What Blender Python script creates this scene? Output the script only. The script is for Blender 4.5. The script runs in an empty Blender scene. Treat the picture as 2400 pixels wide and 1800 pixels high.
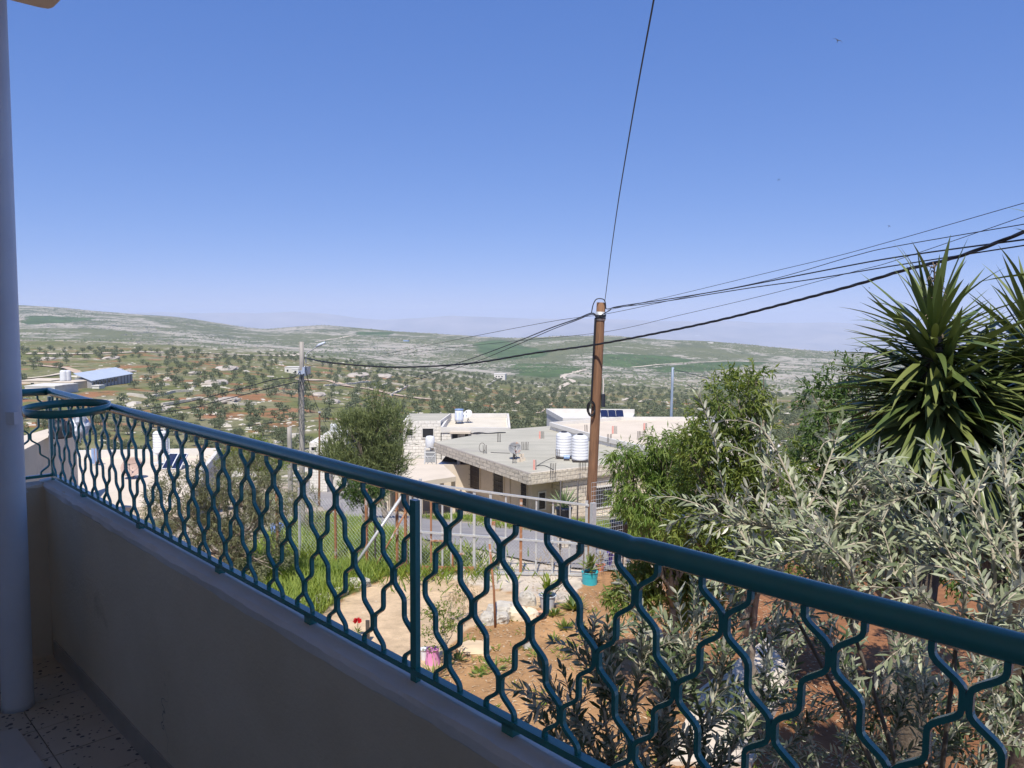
import bpy, math, random
import numpy as np
from mathutils import Matrix, Vector, Quaternion

rad = math.radians
S = bpy.context.scene
COL = S.collection

# ------------------------------------------------------------------ camera, sky, sun, exposure
FPX = 1800.0
PITCH, ROLL = rad(4.9), rad(0.4)
cam_d = bpy.data.cameras.new('camera')
cam_d.sensor_width = 36.0
cam_d.lens = 36.0 * FPX / 2400.0
cam_d.clip_start = 0.05
cam_d.clip_end = 60000.0
cam = bpy.data.objects.new('camera', cam_d)
COL.objects.link(cam)
RM = Matrix.Rotation(math.pi / 2 - PITCH, 3, 'X') @ Matrix.Rotation(ROLL, 3, 'Z')
cam.matrix_world = RM.to_4x4()
S.camera = cam

SUN_AZ, SUN_EL = rad(186.0), rad(57.5)          # azimuth clockwise from +Y
world = bpy.data.worlds.new('World')
S.world = world
world.use_nodes = True
wn = world.node_tree
wn.nodes.clear()
wo = wn.nodes.new('ShaderNodeOutputWorld')
wb = wn.nodes.new('ShaderNodeBackground')
ws = wn.nodes.new('ShaderNodeTexSky')
ws.sky_type = 'NISHITA'
ws.sun_disc = False
ws.sun_elevation = SUN_EL
ws.sun_rotation = SUN_AZ
ws.altitude = 700
ws.air_density = 0.6
ws.dust_density = 0.0
ws.ozone_density = 3.0
wb.inputs['Strength'].default_value = 0.10
# camera-like response of the sky light, channel by channel (clear, deep spring blue)
w_s = wn.nodes.new('ShaderNodeSeparateColor')
w_c = wn.nodes.new('ShaderNodeCombineColor')
wn.links.new(ws.outputs[0], w_s.inputs[0])
for _k, (_a, _p) in enumerate(((0.515, 0.75), (0.486, 0.55), (0.702, 0.36))):
    _n = wn.nodes.new('ShaderNodeMath')
    _n.operation = 'POWER'
    _n.inputs[1].default_value = _p
    _m = wn.nodes.new('ShaderNodeMath')
    _m.operation = 'MULTIPLY'
    _m.inputs[1].default_value = _a * 10.0 * 0.1 ** _p
    wn.links.new(w_s.outputs[_k], _n.inputs[0])
    wn.links.new(_n.outputs[0], _m.inputs[0])
    wn.links.new(_m.outputs[0], w_c.inputs[_k])
wn.links.new(w_c.outputs[0], wb.inputs['Color'])
wn.links.new(wb.outputs[0], wo.inputs['Surface'])

sun_d = bpy.data.lights.new('sun', 'SUN')
sun_d.energy = 4.2
sun_d.angle = rad(0.53)
sun_d.color = (1.0, 0.955, 0.88)
sun = bpy.data.objects.new('sun', sun_d)
sdir = Vector((math.sin(SUN_AZ) * math.cos(SUN_EL), math.cos(SUN_AZ) * math.cos(SUN_EL), math.sin(SUN_EL)))
sun.rotation_euler = sdir.to_track_quat('Z', 'Y').to_euler()
sun.location = (0, -20, 40)
COL.objects.link(sun)

S.view_settings.view_transform = 'Standard'
S.view_settings.look = 'None'
S.view_settings.exposure = 0.50
S.view_settings.gamma = 1.0
S.view_settings.use_curve_mapping = False
S.render.engine = 'CYCLES'
S.cycles.use_denoising = True
S.cycles.max_bounces = 6
S.cycles.diffuse_bounces = 3
S.cycles.transparent_max_bounces = 8
S.cycles.volume_bounces = 1
S.cycles.sample_clamp_indirect = 6.0

# ------------------------------------------------------------------ projection helpers
RN = np.array(RM)


def ray(px, py):
    return RN @ np.array([(px - 1200.0) / FPX, (900.0 - py) / FPX, -1.0])


def P(px, py, Y):
    d = ray(px, py)
    return Vector(d * (Y / d[1]))


# ------------------------------------------------------------------ numpy noise
def _h(i, j, seed):
    n = (i * 374761393 + j * 668265263 + seed * 974634721) & 0x7fffffff
    n = ((n ^ (n >> 13)) * 1274126177) & 0x7fffffff
    return ((n ^ (n >> 16)) & 0xffff) / 65535.0


def vnoise(x, y, seed=0):
    xi, yi = np.floor(x).astype(np.int64), np.floor(y).astype(np.int64)
    xf, yf = x - xi, y - yi
    xf, yf = xf * xf * (3 - 2 * xf), yf * yf * (3 - 2 * yf)
    a, b = _h(xi, yi, seed), _h(xi + 1, yi, seed)
    c, d = _h(xi, yi + 1, seed), _h(xi + 1, yi + 1, seed)
    return (a * (1 - xf) + b * xf) * (1 - yf) + (c * (1 - xf) + d * xf) * yf


def fbm(x, y, seed=0, o=3):
    s, a, t = 0, 0.5, 0
    for k in range(o):
        s = s + a * (vnoise(x, y, seed + k * 17) - 0.5)
        x, y, a = x * 2.03, y * 2.03, a * 0.5
    return s * 2


# ------------------------------------------------------------------ terrain height
NEAR_Y = np.array([-60, 6, 10, 17, 21, 25, 31, 40, 48, 70, 100, 130.])
NEAR_Z = np.array([-5.5, -5.5, -5.62, -6.1, -6.5, -7.15, -8.5, -10.7, -12.6, -17.3, -21.5, -25.2])
FAR_YS = np.array([130, 160, 220, 300, 420, 600, 850, 1100, 1400, 1800, 2200, 2700, 3400, 5200.])
FAR_PX = np.array([-900, 60, 400, 620, 760, 1000, 1200, 1400, 1600, 2000, 2400, 3300.])
FAR_PY = np.array([
    # 130   160   220   300   420   600   850   1100  1400  1800  2200  2700  3400  5200
    [1105, 1080, 1000, 935, 880, 832, 798, 797, 783, 752, 728, 710, 725, 790],
    [1105, 1085, 1000, 938, 882, 832, 799, 798, 784, 756, 734, 716, 728, 795],
    [1110, 1090, 1015, 950, 892, 842, 809, 808, 796, 774, 755, 742, 752, 800],
    [1112, 1080, 1015, 956, 902, 856, 824, 823, 811, 795, 780, 771, 785, 820],
    [1112, 1075, 1012, 962, 915, 874, 838, 834, 824, 803, 778, 762, 778, 830],
    [1112, 1075, 1020, 978, 938, 901, 871, 858, 838, 808, 787, 781, 800, 840],
    [1112, 1077, 1028, 992, 957, 925, 895, 872, 848, 815, 792, 800, 815, 850],
    [1112, 1079, 1034, 1000, 967, 937, 905, 876, 846, 808, 785, 798, 815, 850],
    [1112, 1080, 1036, 1004, 972, 943, 912, 885, 858, 822, 799, 810, 825, 860],
    [1112, 1082, 1040, 1010, 980, 953, 925, 900, 875, 846, 826, 836, 850, 880],
    [1112, 1085, 1044, 1014, 988, 962, 938, 915, 893, 870, 850, 860, 875, 900],
    [1112, 1085, 1044, 1014, 990, 968, 946, 925, 905, 885, 868, 878, 890, 910]])
_ft = np.zeros_like(FAR_PY, dtype=float)
for _i, _px in enumerate(FAR_PX):
    for _j, _py in enumerate(FAR_PY[_i]):
        _d = ray(_px, _py)
        _ft[_i, _j] = _d[2] / _d[1]
_tx = np.array([ray(p, 850)[0] / ray(p, 850)[1] for p in FAR_PX])


def smooth_interp(x, xp, fp):
    """monotone-ish cubic (finite-difference Hermite) interpolation of rows fp over xp"""
    m = np.gradient(fp, xp)
    i = np.clip(np.searchsorted(xp, x) - 1, 0, len(xp) - 2)
    h = xp[i + 1] - xp[i]
    t = np.clip((x - xp[i]) / h, 0, 1)
    t2, t3 = t * t, t * t * t
    return (2 * t3 - 3 * t2 + 1) * fp[i] + (t3 - 2 * t2 + t) * h * m[i] + (-2 * t3 + 3 * t2) * fp[i + 1] + (t3 - t2) * h * m[i + 1]


def H(X, Y, detail=True):
    X = np.asarray(X, float)
    Y = np.asarray(Y, float)
    zn = np.interp(Y, NEAR_Y, NEAR_Z)
    Yc = np.clip(Y, 130, 5200)
    t = np.clip(X / np.maximum(Y, 1.0), _tx[0], _tx[-1])
    # slope tables -> heights, interpolated along log distance then across azimuth
    ly, lyp = np.log(Yc), np.log(FAR_YS)
    cols = np.stack([smooth_interp(ly, lyp, _ft[i]) for i in range(len(FAR_PX))], 0)
    i = np.clip(np.searchsorted(_tx, t) - 1, 0, len(_tx) - 2)
    w = (t - _tx[i]) / (_tx[i + 1] - _tx[i])
    w = w * w * (3 - 2 * w) * 0.5 + w * 0.5
    idx = np.arange(t.size).reshape(t.shape)
    cf = cols.reshape(len(FAR_PX), -1)
    sl = cf[i.ravel(), idx.ravel()] * (1 - w.ravel()) + cf[i.ravel() + 1, idx.ravel()] * w.ravel()
    zf = sl.reshape(t.shape) * Yc
    k = np.clip((Y - 95) / 45.0, 0, 1)
    k = k * k * (3 - 2 * k)
    z = zn * (1 - k) + zf * k
    if detail:
        far = np.clip((Y - 110) / 150, 0, 1)
        z = z + far * (fbm(X / 70, Y / 70, 3, 3) * 1.9 + fbm(X / 14, Y / 14, 9, 2) * 0.45)
        z = z + np.clip((Y - 900) / 700, 0, 1) * fbm(X / 260, Y / 260, 31, 3) * 5.0
        nr = np.clip(1 - (Y - 20) / 30, 0, 1)
        z = z + nr * (fbm(X / 1.1, Y / 1.1, 5, 3) * 0.05 + fbm(X / 4, Y / 4, 7, 2) * 0.08)
    return z


_gy = np.geomspace(4.5, 4800, 1800)


def G(px, py):
    """ground point seen at a pixel of the photograph"""
    d = ray(px, py)
    k = _gy / d[1]
    zz = H(d[0] * k, _gy, False)
    below = np.nonzero(d[2] * k <= zz)[0]
    Y = _gy[below[0]] if len(below) else 4800
    return Vector((d[0] * Y / d[1], Y, float(H(np.array([d[0] * Y / d[1]]), np.array([Y]))[0])))


def hz(x, y):
    return float(H(np.array([x]), np.array([y]))[0])


# ------------------------------------------------------------------ mesh builder
class MB:
    def __init__(self):
        self.v, self.f, self.n, self.tint = [], [], 0, []

    def add(self, V, Fs, tint=None):
        V = np.asarray(V, float).reshape(-1, 3)
        self.v.append(V)
        for F in (Fs if isinstance(Fs, list) else [Fs]):
            F = np.asarray(F, np.int64)
            if F.size:
                self.f.append(F + self.n)
        self.n += len(V)
        self.tint.append(np.full(len(V), 0.5) if tint is None else np.broadcast_to(np.asarray(tint, float), (len(V),)))
        return self

    def box(self, c, s, rz=0.0, M=None):
        x, y, z = [q / 2 for q in s]
        V = np.array([[-x, -y, -z], [x, -y, -z], [x, y, -z], [-x, y, -z], [-x, -y, z], [x, -y, z], [x, y, z], [-x, y, z]])
        if M is not None:
            V = V @ np.array(M).T
        elif rz:
            cz, sz = math.cos(rz), math.sin(rz)
            V = V @ np.array([[cz, -sz, 0], [sz, cz, 0], [0, 0, 1]]).T
        return self.add(V + np.array(c), np.array([[3, 2, 1, 0], [4, 5, 6, 7], [0, 1, 5, 4], [1, 2, 6, 5], [2, 3, 7, 6], [3, 0, 4, 7]]))

    def prism(self, poly, z0, z1):
        n = len(poly)
        V = [(x, y, z0) for x, y in poly] + [(x, y, z1) for x, y in poly]
        area = sum(poly[i][0] * poly[(i + 1) % n][1] - poly[(i + 1) % n][0] * poly[i][1] for i in range(n))
        side = [[i, (i + 1) % n, n + (i + 1) % n, n + i] for i in range(n)]
        a, b = list(range(n))[::-1], [n + i for i in range(n)]
        if area < 0:
            side = [q[::-1] for q in side]
            a, b = a[::-1], b[::-1]
        return self.add(V, [np.array(side), np.array([a]), np.array([b])])

    def tube(self, pts, r, sides=6, cap=True, flat=None):
        """swept tube; r scalar or per point; flat=(a,b,up) sweeps a rectangle a x b instead"""
        pts = np.asarray([tuple(p) for p in pts], float)
        n = len(pts)
        r = np.broadcast_to(np.asarray(r, float), (n,))
        T = np.gradient(pts, axis=0)
        T /= np.linalg.norm(T, axis=1, keepdims=True) + 1e-12
        if flat is None:
            u = np.array([0.31, 0.17, 0.94]) if abs(T[0][2]) < 0.8 else np.array([1.0, 0.1, 0.05])
            prev = u
            rings = []
            an = np.arange(sides) * 2 * math.pi / sides
            for i in range(n):
                a = prev - T[i] * np.dot(prev, T[i])
                a /= np.linalg.norm(a) + 1e-12
                b = np.cross(T[i], a)
                prev = a
                rings.append(pts[i] + r[i] * (np.cos(an)[:, None] * a + np.sin(an)[:, None] * b))
            V = np.concatenate(rings)
        else:
            a0, b0, up = flat
            sides = 4
            up = np.asarray(up, float)
            rings = []
            for i in range(n):
                b = up
                a = np.cross(b, T[i])
                a /= np.linalg.norm(a) + 1e-12
                rings.append(pts[i] + np.array([-a * a0 - b * b0, a * a0 - b * b0, a * a0 + b * b0, -a * a0 + b * b0]) / 2)
            V = np.concatenate(rings)
        i = np.arange(n - 1)[:, None] * sides
        j = np.arange(sides)[None, :]
        j2 = (j + 1) % sides
        F = np.stack([i + j, i + j2, i + sides + j2, i + sides + j], -1).reshape(-1, 4)
        Fs = [F]
        if cap:
            Fs += [np.array([list(range(sides))[::-1]]), np.array([[(n - 1) * sides + q for q in range(sides)]])]
        return self.add(V, Fs)

    def lathe(self, prof, sides=20, c=(0, 0, 0)):
        an = np.arange(sides) * 2 * math.pi / sides
        V = np.concatenate([np.stack([r * np.cos(an), r * np.sin(an), np.full(sides, z)], 1) for r, z in prof]) + np.array(c)
        n = len(prof)
        i = np.arange(n - 1)[:, None] * sides
        j = np.arange(sides)[None, :]
        j2 = (j + 1) % sides
        F = np.stack([i + j, i + j2, i + sides + j2, i + sides + j], -1).reshape(-1, 4)
        return self.add(V, F)

    def leaves(self, p, d, nrm, L, W, tint, kind='kite'):
        """arrays of leaves: base p, direction d, face normal nrm, length L, width W"""
        p, d, nrm = [np.asarray(q, float) for q in (p, d, nrm)]
        N = len(p)
        d = d / (np.linalg.norm(d, axis=1, keepdims=True) + 1e-9)
        s = np.cross(d, nrm)
        s /= np.linalg.norm(s, axis=1, keepdims=True) + 1e-9
        nn = np.cross(s, d)
        L = np.broadcast_to(np.asarray(L, float), (N,))[:, None]
        W = np.broadcast_to(np.asarray(W, float), (N,))[:, None]
        tint = np.broadcast_to(np.asarray(tint, float), (N,))
        if kind == 'kite':
            V = np.stack([p, p + d * L * .45 + s * W * .5 + nn * W * .12, p + d * L - nn * L * .08, p + d * L * .45 - s * W * .5 + nn * W * .12], 1)
            b = np.arange(N)[:, None] * 4
            F = [b + np.array([[0, 1, 2, 3]])]
            k = 4
        else:
            V = np.stack([p, p + d * L * .3 + s * W * .42 + nn * W * .14, p + d * L * .68 + s * W * .42 + nn * W * .10 - nn * L * .02,
                          p + d * L - nn * L * .06, p + d * L * .68 - s * W * .42 + nn * W * .10 - nn * L * .02,
                          p + d * L * .3 - s * W * .42 + nn * W * .14, p + d * L * .5], 1)
            b = np.arange(N)[:, None] * 7
            F = [np.concatenate([b + np.array([[0, 1, 6]]), b + np.array([[0, 6, 5]])]),
                 np.concatenate([b + np.array([[1, 2, 3, 6]]), b + np.array([[6, 3, 4, 5]])])]
            k = 7
        return self.add(V.reshape(-1, 3), F, np.repeat(tint, k))

    def mesh(self, name, mats, smooth=False, bevel=0):
        me = bpy.data.meshes.new(name)
        V = np.concatenate(self.v)
        me.vertices.add(len(V))
        me.vertices.foreach_set('co', V.astype(np.float32).ravel())
        tot = sum(F.size for F in self.f)
        cnt = sum(len(F) for F in self.f)
        me.loops.add(tot)
        me.polygons.add(cnt)
        me.loops.foreach_set('vertex_index', np.concatenate([F.ravel() for F in self.f]).astype(np.int32))
        ls = np.concatenate([np.full(len(F), F.shape[1]) for F in self.f])
        st = np.concatenate([[0], np.cumsum(ls)[:-1]])
        me.polygons.foreach_set('loop_start', st.astype(np.int32))
        me.polygons.foreach_set('use_smooth', np.full(cnt, bool(smooth)))
        at = me.attributes.new('tint', 'FLOAT', 'POINT')
        at.data.foreach_set('value', np.concatenate(self.tint).astype(np.float32))
        me.update()
        me.validate()
        for m in (mats if isinstance(mats, (list, tuple)) else [mats]):
            me.materials.append(m)
        return me

    def build(self, name, mat, parent=None, smooth=False, loc=None):
        o = bpy.data.objects.new(name, self.mesh(name, mat, smooth))
        COL.objects.link(o)
        if loc is not None:
            o.location = loc
        if parent is not None:
            o.parent = parent
        return o


def tag(o, label=None, cat=None, group=None, kind=None):
    if label:
        o['label'] = label
    if cat:
        o['category'] = cat
    if group:
        o['group'] = group
    if kind:
        o['kind'] = kind
    return o


def thing(name, label, cat, loc=(0, 0, 0), rz=0.0, group=None):
    o = bpy.data.objects.new(name, None)
    o.empty_display_size = 0.1
    COL.objects.link(o)
    o.location = loc
    o.rotation_euler = (0, 0, rz)
    return tag(o, label, cat, group)


def child(name, data, parent, loc=(0, 0, 0), rot=None):
    o = bpy.data.objects.new(name, data)
    COL.objects.link(o)
    o.parent = parent
    if rot is not None:
        o.matrix_local = rot
    else:
        o.location = loc
    return o


def copy_tree(o, parent=None):
    c = o.copy()
    COL.objects.link(c)
    if parent is not None:
        c.parent = parent
    for ch in list(o.children):
        copy_tree(ch, c)
    return c


# ------------------------------------------------------------------ materials
def mat(name, c1, c2=None, scale=5.0, rough=0.8, bump=0.0, bscale=None, metallic=0.0, c3=None, s3=1.0, t3=0.62, world=False, stretch=None, spec=0.5, detail=6):
    m = bpy.data.materials.new(name)
    m.use_nodes = True
    nt = m.node_tree
    b = nt.nodes['Principled BSDF']
    b.inputs['Roughness'].default_value = rough
    b.inputs['Metallic'].default_value = metallic
    b.inputs['Specular IOR Level'].default_value = spec
    L = nt.links.new
    if world:
        vec = nt.nodes.new('ShaderNodeNewGeometry').outputs['Position']
    else:
        vec = nt.nodes.new('ShaderNodeTexCoord').outputs['Object']
    if stretch:
        mp = nt.nodes.new('ShaderNodeMapping')
        mp.inputs['Scale'].default_value = stretch
        L(vec, mp.inputs['Vector'])
        vec = mp.outputs[0]

    def noise(s, det=detail):
        n = nt.nodes.new('ShaderNodeTexNoise')
        n.inputs['Scale'].default_value = s
        n.inputs['Detail'].default_value = det
        n.inputs['Roughness'].default_value = 0.62
        L(vec, n.inputs['Vector'])
        return n.outputs[0]

    def ramp(f, a, bb):
        r = nt.nodes.new('ShaderNodeMapRange')
        r.inputs[1].default_value = a
        r.inputs[2].default_value = bb
        L(f, r.inputs[0])
        return r.outputs[0]

    def mix(f, a, bb):
        x = nt.nodes.new('ShaderNodeMix')
        x.data_type = 'RGBA'
        if isinstance(f, float):
            x.inputs[0].default_value = f
        else:
            L(f, x.inputs[0])
        for k, q in ((6, a), (7, bb)):
            if isinstance(q, tuple):
                x.inputs[k].default_value = (*q, 1)
            else:
                L(q, x.inputs[k])
        return x.outputs[2]
    col = c1
    if c2:
        col = mix(ramp(noise(scale), 0.35, 0.65), c1, c2)
    if c3:
        col = mix(ramp(noise(s3), t3, t3 + 0.08), col if not isinstance(col, tuple) else c1, c3)
    if isinstance(col, tuple):
        b.inputs['Base Color'].default_value = (*col, 1)
    else:
        L(col, b.inputs['Base Color'])
    if bump:
        bn = nt.nodes.new('ShaderNodeBump')
        bn.inputs['Strength'].default_value = 1.0
        bn.inputs['Distance'].default_value = bump
        L(noise(bscale or scale * 4), bn.inputs['Height'])
        L(bn.outputs[0], b.inputs['Normal'])
    m['h'] = 1
    return m


def leaf_mat(name, a, b, back=None, trans=0.25, rough=0.5, spec=0.35):
    """two tones picked by the per-leaf attribute, a pale underside and some light let through"""
    m = bpy.data.materials.new(name)
    m.use_nodes = True
    nt = m.node_tree
    nt.nodes.clear()
    L = nt.links.new
    out = nt.nodes.new('ShaderNodeOutputMaterial')
    pb = nt.nodes.new('ShaderNodeBsdfPrincipled')
    pb.inputs['Roughness'].default_value = rough
    pb.inputs['Specular IOR Level'].default_value = spec
    tr = nt.nodes.new('ShaderNodeBsdfTranslucent')
    at = nt.nodes.new('ShaderNodeAttribute')
    at.attribute_name = 'tint'
    mx = nt.nodes.new('ShaderNodeMix')
    mx.data_type = 'RGBA'
    mx.inputs[6].default_value = (*a, 1)
    mx.inputs[7].default_value = (*b, 1)
    L(at.outputs['Fac'], mx.inputs[0])
    col = mx.outputs[2]
    if back:
        ge = nt.nodes.new('ShaderNodeNewGeometry')
        m2 = nt.nodes.new('ShaderNodeMix')
        m2.data_type = 'RGBA'
        L(ge.outputs['Backfacing'], m2.inputs[0])
        L(col, m2.inputs[6])
        m2.inputs[7].default_value = (*back, 1)
        col = m2.outputs[2]
    L(col, pb.inputs['Base Color'])
    hs = nt.nodes.new('ShaderNodeHueSaturation')
    hs.inputs['Saturation'].default_value = 1.15
    hs.inputs['Value'].default_value = 1.5
    L(col, hs.inputs['Color'])
    L(hs.outputs[0], tr.inputs['Color'])
    ms = nt.nodes.new('ShaderNodeMixShader')
    ms.inputs[0].default_value = trans
    L(pb.outputs[0], ms.inputs[1])
    L(tr.outputs[0], ms.inputs[2])
    L(ms.outputs[0], out.inputs['Surface'])
    return m

# ------------------------------------------------------------------ ground: one sheet from the garden to the far ridge
def in_poly(x, y, poly):
    c = np.zeros(x.shape, bool)
    n = len(poly)
    for i in range(n):
        x1, y1 = poly[i]
        x2, y2 = poly[(i + 1) % n]
        k = ((y1 > y) != (y2 > y)) & (x < (x2 - x1) * (y - y1) / (y2 - y1 + 1e-9) + x1)
        c ^= k
    return c


RMI = np.linalg.inv(RN)


def to_px(X, Y, Z):
    q = np.stack([X, Y, Z], -1) @ RMI.T
    w = -np.minimum(q[..., 2], -1e-3)
    return 1200 + FPX * q[..., 0] / w, 900 - FPX * q[..., 1] / w


def lerp(a, b, k):
    return a * (1 - k[..., None]) + b * k[..., None]


def plan(pts):
    """outline on the land, measured from the photograph, as ground-plan coordinates"""
    out = []
    for x, y in pts:
        g = G(x, y)
        out.append((g.x, g.y))
    return out


FIELDS = [plan(q) for q in (
    [(1112, 800), (1180, 796), (1240, 812), (1292, 826), (1270, 836), (1180, 844), (1140, 836), (1114, 818)],
    [(1200, 850), (1290, 852), (1368, 862), (1330, 875), (1290, 886), (1215, 880)],
    [(1405, 834), (1560, 836), (1630, 846), (1600, 853), (1480, 860), (1405, 856)],
    [(1520, 861), (1720, 847), (1800, 850), (1700, 866), (1560, 872)],
    [(62, 740), (220, 746), (180, 756), (62, 762)],
    [(842, 778), (925, 780), (905, 788), (835, 787)],
    [(1640, 905), (1790, 890), (1810, 905), (1690, 915)])]
DRIVE = plan([(690, 1560), (700, 1490), (770, 1425), (900, 1352), (985, 1338), (1100, 1370), (1245, 1398), (1330, 1412), (1170, 1450), (1085, 1475), (1030, 1560), (1000, 1700), (850, 1700)])
APRON = plan([(985, 1338), (1100, 1290), (1230, 1300), (1350, 1320), (1400, 1345), (1330, 1412), (1245, 1398), (1100, 1372)])
LAWN = plan([(480, 1420), (560, 1330), (640, 1250), (760, 1215), (880, 1235), (960, 1270), (985, 1330), (900, 1350), (770, 1425), (700, 1490), (560, 1480)])


def make_ground():
    rows = np.concatenate([np.geomspace(4.0, 130, 330)[:-1], np.geomspace(130, 5200, 430)])
    tt = np.linspace(-1.45, 1.45, 520)
    Y, T = np.meshgrid(rows, tt, indexing='ij')
    X = T * Y
    Z = H(X, Y)
    m = MB()
    nr, nc = Y.shape
    i = np.arange(nr - 1)[:, None] * nc
    j = np.arange(nc - 1)[None, :]
    F = np.stack([i + j, i + j + 1, i + nc + j + 1, i + nc + j], -1).reshape(-1, 4)
    m.add(np.stack([X, Y, Z], -1).reshape(-1, 3), F)
    # base colours of the land itself
    n1 = fbm(X / 40, Y / 40, 11, 4)
    n2 = fbm(X / 11, Y / 11, 12, 4)
    n3 = fbm(X / 220, Y / 220, 13, 4)
    n4 = fbm(X / 1.3, Y / 1.3, 14, 4)
    grass = np.array([.140, .150, .050])
    scrub = np.array([.150, .158, .080])
    dry = np.array([.24, .215, .13])
    red = np.array([.34, .135, .07])
    C = lerp(np.broadcast_to(grass, X.shape + (3,)), dry, np.clip(.35 + n2 * 1.1 + n1 * .6, 0, 1))
    far = np.clip((Y - 700) / 300, 0, 1)
    C = lerp(C, lerp(np.broadcast_to(scrub, X.shape + (3,)), np.array([.105, .12, .07]), np.clip(.5 + n3 * 1.6, 0, 1)), far)
    r = np.clip((fbm(X / 15, Y / 11, 21, 4) - .19) * 7, 0, 1) * np.clip((Y - 60) / 80, 0, 1) * np.clip((760 - Y) / 120, 0, 1)
    C = lerp(C, red, r * .7)
    rocky = .46 + .30 * n3 + .12 * n1
    rocky = np.where(Y > 800, rocky + .035 + .22 * fbm(X / 90, Y / 60, 23, 3), rocky - .02)
    # village slope between the road and the houses
    v = np.clip((Y - 19) / 2, 0, 1) * np.clip((125 - Y) / 30, 0, 1)
    grav = lerp(np.broadcast_to(np.array([.44, .36, .28]), X.shape + (3,)), np.array([.17, .18, .07]), np.clip(.25 + n2 * 1.5 + n4 * .7, 0, 1))
    C = lerp(C, grav, v)
    # garden
    g = np.clip((21 - Y) / 1.5, 0, 1)
    xr = np.clip((X - 1.0 + .9 * n2 - (Y - 12) * .05) / 3.4, 0, 1)
    soil = lerp(np.broadcast_to(np.array([.46, .265, .125]), X.shape + (3,)), np.array([.31, .14, .065]), xr)
    soil = soil * (1 + .35 * n4[..., None])
    C = lerp(C, soil, g)
    pe = fbm(X / .7, Y / .7, 41, 3) * .25
    dr = in_poly(X + pe, Y + pe, DRIVE)
    C = np.where(dr[..., None], np.array([.62, .455, .285]) * (1 + .10 * n4[..., None]), C)
    ap = in_poly(X + pe * .3, Y + pe * .3, APRON)
    C = np.where(ap[..., None], np.array([.62, .53, .42]) * (1 + .12 * n4[..., None]), C)
    lw = in_poly(X + pe, Y + pe, LAWN)
    C = np.where(lw[..., None], np.array([.14, .15, .045]) * (1 + .5 * n4[..., None]), C)
    fl = np.zeros(X.shape, bool)
    pf = fbm(X / 30, Y / 30, 42, 3) * 14
    for q in FIELDS:
        fl |= in_poly(X + pf, Y + pf, q)
    C = np.where(fl[..., None], np.array([.072, .112, .040]) * (1 + .5 * n1[..., None] + .3 * n2[..., None]), C)
    rocky = np.where(fl, .12, rocky)
    rocky = np.where(Y < 22, .0, np.where(Y < 110, .36, rocky))
    o = m.build('ground', ground_mat(), None, True)
    me = o.data
    a = me.attributes.new('base', 'FLOAT_COLOR', 'POINT')
    a.data.foreach_set('color', np.concatenate([np.clip(C, 0, 1), np.ones(X.shape + (1,))], -1).astype(np.float32).ravel())
    a = me.attributes.new('rocky', 'FLOAT', 'POINT')
    a.data.foreach_set('value', rocky.astype(np.float32).ravel())
    tag(o, kind='structure')
    return o


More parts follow.
